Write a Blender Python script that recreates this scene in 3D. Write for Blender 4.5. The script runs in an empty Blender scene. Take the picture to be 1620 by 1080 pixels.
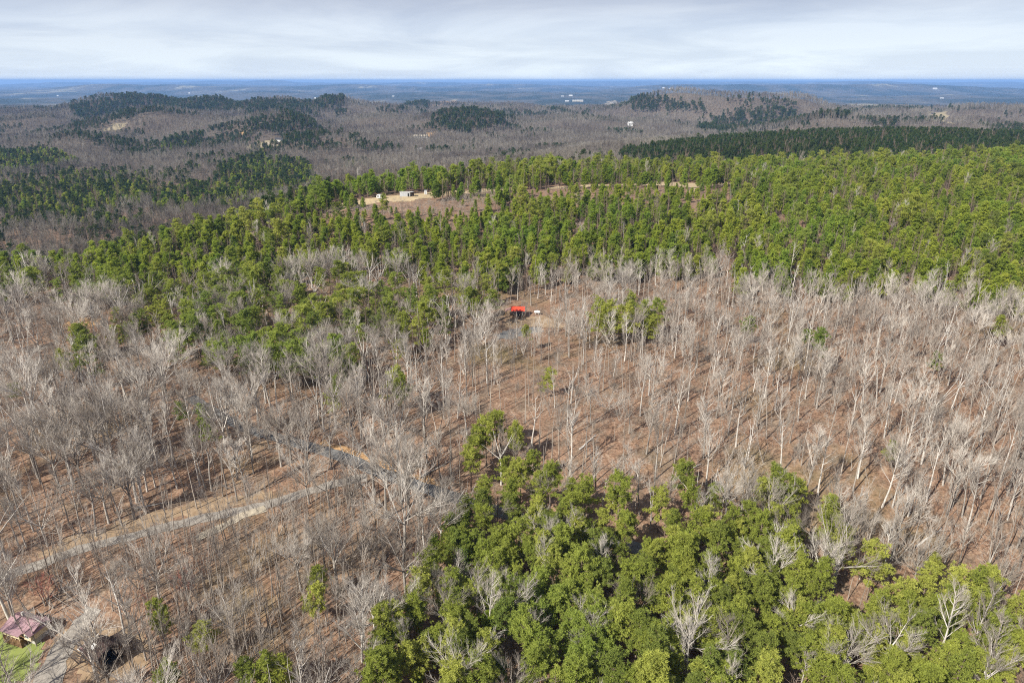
import bpy, math, random
import numpy as np
from mathutils import Vector, Matrix

R = math.radians
sc = bpy.context.scene
COL = sc.collection

# ------------------------------------------------------------------ camera, sky, sun, exposure
CAM_Z = 110.0                       # the drone hovers 110 m above the datum
PITCH = R(20.9)
FPX = 1080.0                        # 24 mm lens: focal length in photograph pixels (1620 wide)
cam_d = bpy.data.cameras.new('camera')
cam_d.lens = 24.0; cam_d.sensor_width = 36.0
cam_d.clip_start = 1.0; cam_d.clip_end = 120000.0
cam = bpy.data.objects.new('camera', cam_d); COL.objects.link(cam)
cam.location = (0, 0, CAM_Z)
cam.rotation_euler = (math.pi/2 - PITCH, 0, 0)
sc.camera = cam

SUN_AZ = math.atan2(-0.72, -0.69)   # compass angle from +Y: the sun stands behind-left of the drone
SUN_EL = R(39)
world = bpy.data.worlds.new('World'); sc.world = world; world.use_nodes = True
wn = world.node_tree; wn.nodes.clear()
def wnode(t, **kw):
    n = wn.nodes.new(t)
    for k, v in kw.items(): setattr(n, k, v)
    return n
w_out = wnode('ShaderNodeOutputWorld')
w_bg = wnode('ShaderNodeBackground'); w_bg.inputs['Strength'].default_value = 0.09
sky = wnode('ShaderNodeTexSky', sky_type='NISHITA', sun_disc=False)
sky.sun_elevation = SUN_EL; sky.sun_rotation = SUN_AZ
sky.altitude = 300; sky.air_density = 1.0; sky.dust_density = 0.6; sky.ozone_density = 2.0
# a thin high veil of cloud over the whole sky
w_tc = wnode('ShaderNodeTexCoord')
w_sep = wnode('ShaderNodeSeparateXYZ'); wn.links.new(w_tc.outputs['Generated'], w_sep.inputs[0])
w_den = wnode('ShaderNodeMath', operation='ADD'); w_den.inputs[1].default_value = 0.11
wn.links.new(w_sep.outputs['Z'], w_den.inputs[0])
w_mx = wnode('ShaderNodeMath', operation='MAXIMUM'); w_mx.inputs[1].default_value = 0.03
wn.links.new(w_den.outputs[0], w_mx.inputs[0])
w_px = wnode('ShaderNodeMath', operation='DIVIDE'); w_py = wnode('ShaderNodeMath', operation='DIVIDE')
wn.links.new(w_sep.outputs['X'], w_px.inputs[0]); wn.links.new(w_mx.outputs[0], w_px.inputs[1])
wn.links.new(w_sep.outputs['Y'], w_py.inputs[0]); wn.links.new(w_mx.outputs[0], w_py.inputs[1])
w_cmb = wnode('ShaderNodeCombineXYZ')
wn.links.new(w_px.outputs[0], w_cmb.inputs[0]); wn.links.new(w_py.outputs[0], w_cmb.inputs[1])
w_noise = wnode('ShaderNodeTexNoise'); w_noise.inputs['Scale'].default_value = 0.55
w_noise.inputs['Detail'].default_value = 7; w_noise.inputs['Roughness'].default_value = 0.58
w_noise.inputs['Distortion'].default_value = 0.5
wn.links.new(w_cmb.outputs[0], w_noise.inputs['Vector'])
w_cr = wnode('ShaderNodeValToRGB')
w_cr.color_ramp.elements[0].position = 0.40; w_cr.color_ramp.elements[0].color = (0.82, 0.84, 0.89, 1)
w_cr.color_ramp.elements[1].position = 0.60; w_cr.color_ramp.elements[1].color = (1.06, 1.05, 1.03, 1)
wn.links.new(w_noise.outputs['Fac'], w_cr.inputs[0])
w_fac = wnode('ShaderNodeMapRange'); w_fac.inputs['From Min'].default_value = -0.005; w_fac.inputs['From Max'].default_value = 0.085
w_fac.inputs['To Min'].default_value = 0.80; w_fac.inputs['To Max'].default_value = 0.92
wn.links.new(w_sep.outputs['Z'], w_fac.inputs['Value'])
w_mix = wnode('ShaderNodeMix', data_type='RGBA')
wn.links.new(w_fac.outputs[0], w_mix.inputs['Factor'])
w_gr = wnode('ShaderNodeValToRGB'); w_gr.color_ramp.interpolation = 'EASE'
w_gr.color_ramp.elements.new(0.5)
w_gr.color_ramp.elements[0].position = 0.0; w_gr.color_ramp.elements[1].position = 0.055; w_gr.color_ramp.elements[2].position = 0.125
for w_k, w_c in enumerate(((4.8, 5.5, 6.35, 1), (4.2, 4.65, 5.4, 1), (2.55, 2.75, 3.45, 1))): w_gr.color_ramp.elements[w_k].color = w_c
wn.links.new(w_sep.outputs['Z'], w_gr.inputs[0])
w_vm = wnode('ShaderNodeMix', data_type='RGBA', blend_type='MULTIPLY'); w_vm.inputs['Factor'].default_value = 1.0
wn.links.new(w_gr.outputs[0], w_vm.inputs[6]); wn.links.new(w_cr.outputs[0], w_vm.inputs[7])
wn.links.new(sky.outputs[0], w_mix.inputs[6]); wn.links.new(w_vm.outputs[2], w_mix.inputs[7])
wn.links.new(w_mix.outputs[2], w_bg.inputs['Color'])
wn.links.new(w_bg.outputs[0], w_out.inputs['Surface'])

sun_d = bpy.data.lights.new('sun', 'SUN'); sun_d.energy = 4.2; sun_d.angle = R(0.6)
sun_d.color = (1.0, 0.95, 0.86)
sun = bpy.data.objects.new('sun', sun_d); COL.objects.link(sun)
sun_dir = Vector((math.sin(SUN_AZ)*math.cos(SUN_EL), math.cos(SUN_AZ)*math.cos(SUN_EL), math.sin(SUN_EL)))
sun.rotation_euler = sun_dir.to_track_quat('Z', 'Y').to_euler()
sun.location = (-40, -60, 200)

sc.view_settings.view_transform = 'Standard'; sc.view_settings.look = 'None'
sc.view_settings.exposure = 0.95; sc.view_settings.gamma = 1.0
sc.view_settings.use_curve_mapping = False
cy = sc.cycles
cy.max_bounces = 5; cy.diffuse_bounces = 3; cy.glossy_bounces = 2; cy.transmission_bounces = 3
cy.volume_bounces = 0; cy.transparent_max_bounces = 8
cy.use_denoising = False; cy.filter_width = 1.1; cy.denoiser = 'OPENIMAGEDENOISE'; cy.denoising_input_passes = 'RGB_ALBEDO_NORMAL'; cy.denoising_prefilter = 'ACCURATE'
cy.caustics_reflective = False; cy.caustics_refractive = False

# ------------------------------------------------------------------ noise and terrain
def _hash(ix, iy, seed):
    h = (ix.astype(np.int64)*374761393 + iy.astype(np.int64)*668265263 + seed*974711) & 0x7fffffff
    h = ((h ^ (h >> 13))*1274126177) & 0x7fffffff
    return ((h ^ (h >> 16)) & 0xffff)/65535.0
def vnoise(x, y, seed=0):
    x = np.asarray(x, float); y = np.asarray(y, float)
    ix = np.floor(x); iy = np.floor(y); fx = x-ix; fy = y-iy
    fx = fx*fx*fx*(fx*(fx*6-15)+10); fy = fy*fy*fy*(fy*(fy*6-15)+10)
    a = _hash(ix, iy, seed); b = _hash(ix+1, iy, seed); c = _hash(ix, iy+1, seed); d = _hash(ix+1, iy+1, seed)
    return (a*(1-fx)+b*fx)*(1-fy) + (c*(1-fx)+d*fx)*fy*1.0
def fbm(x, y, seed=0, oct=4):
    t = 0; a = 0.5; s = 0
    for k in range(oct):
        t = t + a*vnoise(x*2**k, y*2**k, seed+k*17); s += a; a *= 0.5
    return t/s - 0.5

TS = np.array([-1.6, -1.0, -.7, -.45, -.25, 0, .3, .5, .7, 1.0, 1.6])
TROWS = [
 (20,  [-113]*9), (60, [-111]*9),
 (100, [-109,-108,-108,-107,-106,-105,-105,-104,-104]),
 (125, [-103,-103,-103,-103,-102,-100,-99,-98,-98]),
 (150, [-99,-99,-99,-98,-97,-95,-93,-92,-92]),
 (170, [-97,-97,-97,-95,-93,-92,-91,-90,-90]),
 (205, [-96,-96,-95,-93,-91,-90,-89,-89,-89]),
 (270, [-94,-93,-92,-90,-89,-88,-88,-88,-88]),
 (340, [-97,-95,-90,-84,-82,-80,-80,-79,-79]),
 (400, [-113,-110,-88,-78,-76,-75,-75,-76,-77]),
 (450, [-127,-124,-98,-74,-71.5,-71,-72,-73,-74]),
 (520, [-134,-132,-114,-82,-72,-73,-71,-69,-68]),
 (600, [-133,-132,-122,-100,-81,-78,-74,-69,-67]),
 (750, [-136,-136,-132,-122,-94,-90,-84,-79,-76]),
 (900, [-137,-137,-136,-130,-104,-84,-79,-78,-78]),
 (1100,[-136,-136,-136,-132,-122,-90,-82,-82,-84]),
 (1400,[-134,-134,-133,-132,-130,-120,-112,-108,-110]),
 (1800,[-126,-124,-121,-124,-130,-130,-124,-126,-130]),
 (2300,[-142,-140,-138,-141,-146,-145,-144,-147,-149]),
 (2800,[-138,-136,-130,-133,-140,-137,-138,-139,-141]),
 (3200,[-142,-138,-131,-134,-141,-139,-141,-142,-145]),
 (4000,[-160,-158,-150,-155,-160,-156,-160,-160,-162]),
 (5500,[-198]*9), (8000,[-206]*9), (20000,[-206]*9), (90000,[-206]*9)]
TL = np.log(np.array([r[0] for r in TROWS], float))
TZ = np.array([[r[1][0]]+list(r[1])+[r[1][-1]] for r in TROWS], float)
def _slopes(X, Y):
    d = np.diff(Y, axis=0)/np.diff(X)[:, None]
    m = np.zeros_like(Y); m[0] = d[0]; m[-1] = d[-1]
    h = np.diff(X)[:, None]
    m[1:-1] = (d[:-1]*h[1:] + d[1:]*h[:-1])/(h[1:]+h[:-1])
    return m
TM = _slopes(TL, TZ)
_LD = np.linspace(TL[0], TL[-1], 500); _SD = np.linspace(TS[0], TS[-1], 161)
def _herm(X, Y, M, q):
    i = np.clip(np.searchsorted(X, q)-1, 0, len(X)-2)
    h = (X[i+1]-X[i]); t = ((q-X[i])/h)[:, None]; h = h[:, None]
    return (2*t**3-3*t**2+1)*Y[i] + (t**3-2*t**2+t)*h*M[i] + (-2*t**3+3*t**2)*Y[i+1] + (t**3-t**2)*h*M[i+1]
_A = _herm(TL, TZ, TM, _LD)                       # 500 x 11
_B = _herm(TS, _A.T.copy(), _slopes(TS, _A.T.copy()), _SD).T   # 500 x 161
# the hills one can tell apart: bearing (x/y), distance, half width, half depth, height
HILLS = [(-.545, 2900, 130, 260, 30), (-.47, 2950, 110, 240, 24), (-.41, 2850, 120, 240, 28), (-.33, 2800, 110, 240, 22), (-.245, 2750, 130, 240, 24), (-.165, 2700, 110, 220, 18),
         (.195, 2800, 150, 220, 34), (.25, 2700, 110, 200, 20), (.332, 2500, 170, 230, 36), (.40, 2600, 120, 220, 22), (.545, 2200, 130, 220, 32), (.655, 2300, 150, 220, 30), (.76, 2300, 140, 220, 24),
         (-.50, 1950, 170, 170, 26), (-.33, 1800, 130, 130, 22), (-.06, 2000, 160, 150, 28), (.05, 2200, 190, 160, 18), (.44, 1700, 160, 140, 22), (-.66, 2100, 150, 170, 24), (-.18, 2100, 140, 140, 18), (.60, 1700, 140, 140, 16),
         (-.62, 1450, 130, 120, 14), (-.25, 1450, 130, 110, 14),
         (-.62, 30000, 1800, 2500, 95), (-.40, 33000, 2600, 2500, 110), (-.33, 31000, 900, 2500, 80), (-.12, 27000, 2200, 2500, 90), (.12, 36000, 4200, 3000, 70), (.32, 30000, 1600, 2500, 80), (.48, 24000, 2100, 2500, 110), (.66, 31000, 2300, 2500, 90),
         (-.2, 15000, 2200, 1200, 60), (.22, 14000, 1600, 1100, 70), (.5, 13000, 2600, 1200, 80), (-.55, 14000, 2000, 1200, 70), (0.0, 19000, 3000, 1500, 70), (.36, 19000, 2500, 1500, 80), (-.42, 20000, 2600, 1500, 80)]
def smooth01(t): t = np.clip(t, 0, 1); return t*t*(3-2*t)
def ground_z(x, y):
    x = np.asarray(x, float); y = np.asarray(y, float)
    r = np.sqrt(x*x+y*y)
    yy = np.maximum(np.maximum(y, r*0.53), 20.0)
    s = np.clip(x/yy, TS[0], TS[-1])
    li = np.clip((np.log(yy)-_LD[0])/(_LD[1]-_LD[0]), 0, 498.999); si = np.clip((s-_SD[0])/(_SD[1]-_SD[0]), 0, 159.999)
    i = li.astype(int); j = si.astype(int); a = li-i; b = si-j
    z = (_B[i, j]*(1-a)+_B[i+1, j]*a)*(1-b) + (_B[i, j+1]*(1-a)+_B[i+1, j+1]*a)*b
    z = z + 2.2*fbm(x/38, y/38, 3, 3)*smooth01((r-60)/80)
    z = z + 9*fbm(x/150, y/150, 11, 3)*smooth01((r-500)/700)
    z = z + 85*fbm(x/420, y/520, 23, 4)*smooth01((r-1100)/1300)*(1-0.6*smooth01((r-3600)/1500))
    z = z + 210*fbm(x/3600, y/2300, 31, 4)*smooth01((r-5000)/4000)*(1-0.7*smooth01((r-18000)/8000))
    for hs, hy, hw, hd, hh in HILLS:
        if hy < 6000 and np.max(r) < 900: continue
        hx = hs*hy
        z = z + (hh*1.85 if hy < 6000 else hh*(1.45 if hy > 22000 else 1.3))*np.exp(-((x-hx)/hw)**2-((y-hy)/hd)**2)
    z = z + 95*(1-((np.clip(x/yy, -.72, .82)-0.05)/.77)**2)*smooth01((r-20000)/24000)
    z = z + 300*np.maximum(fbm(x/9000, y/6000, 41, 4)-0.06, 0)*smooth01((r-18000)/14000)
    return z + CAM_Z

SP, CP = math.sin(PITCH), math.cos(PITCH)
_MY = np.exp(np.linspace(math.log(60), math.log(46000), 6000))
def at(u, v, ymin=60):
    """surveyed ground point: where the sight line through photograph point (u, v) first meets the terrain"""
    a = (u-810)/FPX; b = (540-v)/FPX
    dx, dy, dz = a, CP+b*SP, -SP+b*CP
    Y = _MY[_MY >= ymin]
    X = Y*dx/dy; Z = CAM_Z + Y*dz/dy
    g = ground_z(X, Y)
    k = np.argmax(Z <= g) if np.any(Z <= g) else len(Y)-1
    if k > 0 and Z[k] <= g[k]:
        f0 = Z[k-1]-g[k-1]; f1 = Z[k]-g[k]; t = f0/(f0-f1) if f0 > 0 else 0
        y = Y[k-1]+(Y[k]-Y[k-1])*t
    else: y = Y[k]
    x = y*dx/dy
    return Vector((x, y, float(ground_z(x, y))))
def project(x, y, z):
    zz = z-CAM_Z
    d = y*CP - zz*SP; up = y*SP + zz*CP
    d = np.where(d > 1, d, 1)
    return 810+FPX*x/d, 540-FPX*up/d, d
def inside(x, y, poly):
    x = np.asarray(x); y = np.asarray(y); res = np.zeros(x.shape, bool)
    n = len(poly)
    for k in range(n):
        x1, y1 = poly[k][0], poly[k][1]; x2, y2 = poly[(k+1) % n][0], poly[(k+1) % n][1]
        if y1 == y2: continue
        c = ((y1 > y) != (y2 > y)) & (x < (x2-x1)*(y-y1)/(y2-y1)+x1)
        res ^= c
    return res
def plot_of(pts, ymin=60): return [at(u, v, ymin) for u, v in pts]

# ------------------------------------------------------------------ materials
class NT:
    def __init__(s, name):
        s.m = bpy.data.materials.new(name); s.m.use_nodes = True
        s.t = s.m.node_tree; s.t.nodes.clear()
        s.out = s.n('ShaderNodeOutputMaterial')
    def n(s, t, **kw):
        nd = s.t.nodes.new(t)
        for k, v in kw.items(): setattr(nd, k, v)
        return nd
    def l(s, a, b): s.t.links.new(a, b)
    def noise(s, vec, scale, detail=4, rough=0.55, dist=0.0):
        nd = s.n('ShaderNodeTexNoise'); nd.inputs['Scale'].default_value = scale
        nd.inputs['Detail'].default_value = detail; nd.inputs['Roughness'].default_value = rough
        nd.inputs['Distortion'].default_value = dist
        s.l(vec, nd.inputs['Vector']); return nd.outputs['Fac']
    def ramp(s, fac, stops):
        nd = s.n('ShaderNodeValToRGB'); e = nd.color_ramp.elements
        while len(e) < len(stops): e.new(0.5)
        for k, (p, c) in enumerate(stops):
            e[k].position = p; e[k].color = (c[0], c[1], c[2], 1)
        s.l(fac, nd.inputs[0]); return nd.outputs[0]
    def mix(s, fac, a, b, mode='MIX'):
        nd = s.n('ShaderNodeMix', data_type='RGBA', blend_type=mode)
        for sock, v in ((nd.inputs['Factor'], fac), (nd.inputs[6], a), (nd.inputs[7], b)):
            if isinstance(v, (int, float)): sock.default_value = v
            elif isinstance(v, tuple): sock.default_value = (v[0], v[1], v[2], 1)
            else: s.l(v, sock)
        return nd.outputs[2]
    def rng(s, v, a, b, c=0.0, d=1.0):
        nd = s.n('ShaderNodeMapRange'); s.l(v, nd.inputs['Value'])
        for k, q in zip(('From Min', 'From Max', 'To Min', 'To Max'), (a, b, c, d)): nd.inputs[k].default_value = q
        return nd.outputs[0]
    def math(s, op, a, b):
        nd = s.n('ShaderNodeMath', operation=op)
        for k, v in enumerate((a, b)):
            if isinstance(v, (int, float)): nd.inputs[k].default_value = v
            else: s.l(v, nd.inputs[k])
        return nd.outputs[0]
    def bsdf(s, color, rough=0.9, bump=None, bstr=0.4, bdist=0.05, spec=0.2, metal=0.0):
        p = s.n('ShaderNodeBsdfPrincipled')
        if isinstance(color, tuple): p.inputs['Base Color'].default_value = (color[0], color[1], color[2], 1)
        else: s.l(color, p.inputs['Base Color'])
        p.inputs['Roughness'].default_value = rough; p.inputs['Specular IOR Level'].default_value = spec
        p.inputs['Metallic'].default_value = metal
        if bump is not None:
            b = s.n('ShaderNodeBump'); b.inputs['Strength'].default_value = bstr; b.inputs['Distance'].default_value = bdist
            s.l(bump, b.inputs['Height']); s.l(b.outputs[0], p.inputs['Normal'])
        s.l(p.outputs[0], s.out.inputs['Surface']); return p
    def pos(s): return s.n('ShaderNodeNewGeometry').outputs['Position']
    def obj(s): return s.n('ShaderNodeTexCoord').outputs['Object']
    def rnd(s): return s.n('ShaderNodeObjectInfo').outputs['Random']

M = {}
def mat_ground():
    t = NT('ground'); p = t.pos()
    big = t.noise(p, 0.022, 4); mid = t.noise(p, 0.16, 5, 0.6); fine = t.noise(p, 1.6, 5, 0.7)
    litter = t.ramp(fine, [(0.28, (0.075, 0.046, 0.03)), (0.5, (0.22, 0.132, 0.085)), (0.72, (0.38, 0.262, 0.178))])
    grey = t.ramp(fine, [(0.3, (0.075, 0.055, 0.04)), (0.7, (0.25, 0.19, 0.135))])
    med = t.noise(p, 0.45, 5, 0.65, 0.6)
    c = t.mix(t.rng(mid, 0.46, 0.62, 0, 0.8), litter, grey)
    c = t.mix(t.rng(med, 0.52, 0.66, 0, 0.7), c, t.ramp(fine, [(0.3, (0.05, 0.036, 0.026)), (0.7, (0.15, 0.105, 0.07))]))
    c = t.mix(t.rng(med, 0.44, 0.34, 0, 0.5), c, (0.40, 0.30, 0.21))
    c = t.mix(t.rng(big, 0.56, 0.7, 0, 0.45), c, (0.17, 0.15, 0.06))
    # far country: woods, pines and paler fields
    cd = t.n('ShaderNodeSeparateXYZ'); t.l(p, cd.inputs[0])
    ln = t.n('ShaderNodeVectorMath', operation='LENGTH'); t.l(p, ln.inputs[0])
    c = t.mix(t.rng(ln.outputs['Value'], 600, 1500, 0, 0.8), c, t.ramp(mid, [(0.3, (0.06, 0.052, 0.042)), (0.7, (0.13, 0.115, 0.095))]))
    far = t.rng(ln.outputs['Value'], 3400, 5200)
    mp = t.n('ShaderNodeMapping'); mp.inputs['Scale'].default_value = (0.0011, 0.0005, 0.0009); t.l(p, mp.inputs[0])
    lc = t.noise(mp.outputs[0], 1.0, 7, 0.66)
    lc2 = t.noise(p, 0.012, 4, 0.7)
    fc = t.ramp(lc, [(0.38, (0.012, 0.022, 0.010)), (0.46, (0.03, 0.04, 0.02)), (0.52, (0.10, 0.09, 0.068)), (0.60, (0.13, 0.115, 0.085)), (0.635, (0.36, 0.33, 0.21))])
    fc = t.mix(t.rng(lc2, 0.35, 0.7, 0.0, 0.75), fc, (0.012, 0.018, 0.010))
    c = t.mix(far, c, fc)
    t.bsdf(c, 0.95, fine, 0.6, 0.12, 0.1)
    return t.m
def mat_simple(name, a, b, scale=2.0, rough=0.8, bump=0.3, bdist=0.02, spec=0.2, use_pos=False, metal=0.0):
    t = NT(name); p = t.pos() if use_pos else t.obj()
    n1 = t.noise(p, scale, 6, 0.6); n2 = t.noise(p, scale*0.17, 3, 0.5)
    c = t.ramp(n1, [(0.3, a), (0.7, b)])
    c = t.mix(t.rng(n2, 0.4, 0.7, 0, 0.5), c, tuple(0.5*(x+y)*0.75 for x, y in zip(a, b)))
    t.bsdf(c, rough, n1, bump, bdist, spec, metal); return t.m
def mat_bark(name, lo, hi, warm):
    t = NT(name); p = t.obj(); r = t.rnd()
    n1 = t.noise(p, 1.3, 4, 0.6)
    base = t.mix(r, lo, hi)
    c = t.mix(t.rng(n1, 0.35, 0.7, 0, 0.55), base, warm)
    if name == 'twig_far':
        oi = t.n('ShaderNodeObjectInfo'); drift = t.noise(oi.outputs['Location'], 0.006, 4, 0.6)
        c = t.mix(t.rng(drift, 0.46, 0.6, 0, 0.75), c, (0.085, 0.07, 0.062))  # darker patches by location: shading of the hill folds put into the colour
    t.bsdf(c, 0.9, None, spec=0.1); return t.m
def mat_needles(name, stops, trans):
    t = NT(name); r = t.rnd(); p = t.obj()
    c = t.ramp(r, stops)
    n1 = t.noise(p, 0.55, 3, 0.6)
    c = t.mix(t.rng(n1, 0.35, 0.68, 0, 0.55), c, tuple(0.7*x for x in stops[0][1]))
    oi = t.n('ShaderNodeObjectInfo'); drift = t.noise(oi.outputs['Location'], 0.014, 3, 0.5)
    c = t.mix(t.rng(drift, 0.5, 0.66, 0, 0.45), c, tuple(x*k for x, k in zip(stops[1][1], (0.68, 0.93, 1.1))))
    d = t.n('ShaderNodeBsdfDiffuse'); tr = t.n('ShaderNodeBsdfTranslucent'); mx = t.n('ShaderNodeMixShader')
    t.l(c, d.inputs['Color']); t.l(c, tr.inputs['Color']); mx.inputs[0].default_value = trans
    t.l(d.outputs[0], mx.inputs[1]); t.l(tr.outputs[0], mx.inputs[2]); t.l(mx.outputs[0], t.out.inputs['Surface'])
    return t.m
M['ground'] = mat_ground()
M['bark_pale'] = mat_bark('bark_pale', (0.17, 0.148, 0.125), (0.68, 0.64, 0.58), (0.16, 0.135, 0.11))
M['twig'] = mat_bark('twig', (0.20, 0.17, 0.14), (0.60, 0.555, 0.49), (0.28, 0.235, 0.195))
M['twig_grey'] = mat_bark('twig_grey', (0.25, 0.215, 0.18), (0.42, 0.375, 0.32), (0.22, 0.18, 0.15))
M['twig_far'] = mat_bark('twig_far', (0.14, 0.125, 0.10), (0.32, 0.295, 0.25), (0.16, 0.14, 0.12))  # darker than the near twigs: cloud shade on far hills worked into the colour
M['bud_red'] = mat_bark('bud_red', (0.40, 0.15, 0.11), (0.50, 0.20, 0.15), (0.30, 0.15, 0.11))
M['bark_pine'] = mat_bark('bark_pine', (0.14, 0.10, 0.075), (0.27, 0.21, 0.165), (0.09, 0.065, 0.05))
M['needle'] = mat_needles('needle', [(0.0, (0.235, 0.275, 0.065)), (0.3, (0.335, 0.38, 0.07)), (0.7, (0.42, 0.45, 0.09)), (1.0, (0.52, 0.53, 0.12))], 0.48)
M['needle_young'] = mat_needles('needle_young', [(0.0, (0.22, 0.295, 0.055)), (0.35, (0.34, 0.41, 0.06)), (0.7, (0.43, 0.48, 0.07)), (1.0, (0.52, 0.54, 0.10))], 0.48)
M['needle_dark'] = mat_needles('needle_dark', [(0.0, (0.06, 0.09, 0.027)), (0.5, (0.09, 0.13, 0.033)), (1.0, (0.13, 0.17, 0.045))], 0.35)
M['asphalt'] = mat_simple('asphalt', (0.10, 0.10, 0.10), (0.19, 0.185, 0.175), 1.2, 0.85, 0.3, 0.01, use_pos=True)
M['gravel'] = mat_simple('gravel', (0.19, 0.17, 0.145), (0.33, 0.30, 0.26), 1.5, 0.95, 0.5, 0.03, use_pos=True)
M['pale_gravel'] = mat_simple('pale_gravel', (0.30, 0.255, 0.19), (0.47, 0.41, 0.31), 1.0, 0.95, 0.4, 0.03, use_pos=True)
M['dirt'] = mat_simple('dirt', (0.30, 0.17, 0.075), (0.50, 0.32, 0.16), 0.7, 0.95, 0.6, 0.15, use_pos=True)
M['verge'] = mat_simple('verge', (0.20, 0.135, 0.08), (0.36, 0.265, 0.17), 0.6, 0.95, 0.5, 0.08, use_pos=True)
M['lawn'] = mat_simple('lawn', (0.15, 0.185, 0.045), (0.26, 0.295, 0.085), 0.5, 0.95, 0.5, 0.05, use_pos=True)
M['dry_grass'] = mat_simple('dry_grass', (0.30, 0.225, 0.13), (0.52, 0.41, 0.25), 0.5, 0.95, 0.5, 0.08, use_pos=True)
M['far_field'] = mat_simple('far_field', (0.20, 0.17, 0.10), (0.34, 0.28, 0.18), 0.05, 0.95, 0.2, 0.3, use_pos=True)
M['mauve_metal'] = mat_simple('mauve_metal', (0.25, 0.15, 0.165), (0.35, 0.22, 0.235), 1.5, 0.5, 0.1, 0.01, 0.4)
M['red_metal'] = mat_simple('red_metal', (0.62, 0.052, 0.022), (0.72, 0.08, 0.035), 1.0, 0.5, 0.1, 0.01, 0.4)
M['faded_metal'] = mat_simple('faded_metal', (0.22, 0.13, 0.12), (0.32, 0.2, 0.18), 1.5, 0.6, 0.1, 0.01, 0.3)
M['brown_shingle'] = mat_simple('brown_shingle', (0.03, 0.02, 0.018), (0.075, 0.05, 0.042), 3.0, 0.9, 0.4, 0.03)
M['dark_shingle'] = mat_simple('dark_shingle', (0.03, 0.03, 0.033), (0.06, 0.06, 0.065), 2.0, 0.9, 0.3, 0.03)
M['log'] = mat_simple('log', (0.12, 0.07, 0.035), (0.23, 0.14, 0.075), 2.5, 0.85, 0.4, 0.02)
M['cream'] = mat_simple('cream', (0.55, 0.46, 0.29), (0.72, 0.62, 0.43), 2.0, 0.8, 0.2, 0.01)
M['white'] = mat_simple('white', (0.72, 0.72, 0.70), (0.82, 0.82, 0.80), 1.0, 0.5, 0.1, 0.01, 0.4)
M['tan'] = mat_simple('tan', (0.5, 0.44, 0.33), (0.6, 0.54, 0.43), 0.3, 0.8, 0.1, 0.01)
M['grey_metal'] = mat_simple('grey_metal', (0.33, 0.34, 0.35), (0.47, 0.48, 0.49), 1.2, 0.5, 0.15, 0.01, 0.4)
M['dark'] = mat_simple('dark', (0.012, 0.012, 0.013), (0.03, 0.028, 0.026), 2.0, 0.7, 0.1, 0.01)
M['glass'] = mat_simple('glass', (0.02, 0.026, 0.03), (0.045, 0.055, 0.06), 2.0, 0.12, 0.0, 0.01, 0.6)
M['rubber'] = mat_simple('rubber', (0.015, 0.015, 0.015), (0.03, 0.03, 0.03), 5.0, 0.9)
M['steel'] = mat_simple('steel', (0.25, 0.25, 0.25), (0.4, 0.4, 0.4), 3.0, 0.4, 0.1, 0.01, 0.5, metal=0.6)
M['concrete'] = mat_simple('concrete', (0.35, 0.33, 0.30), (0.5, 0.48, 0.44), 2.0, 0.9)
M['stripe'] = mat_simple('stripe', (0.25, 0.18, 0.12), (0.3, 0.22, 0.15), 2.0, 0.6)

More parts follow.
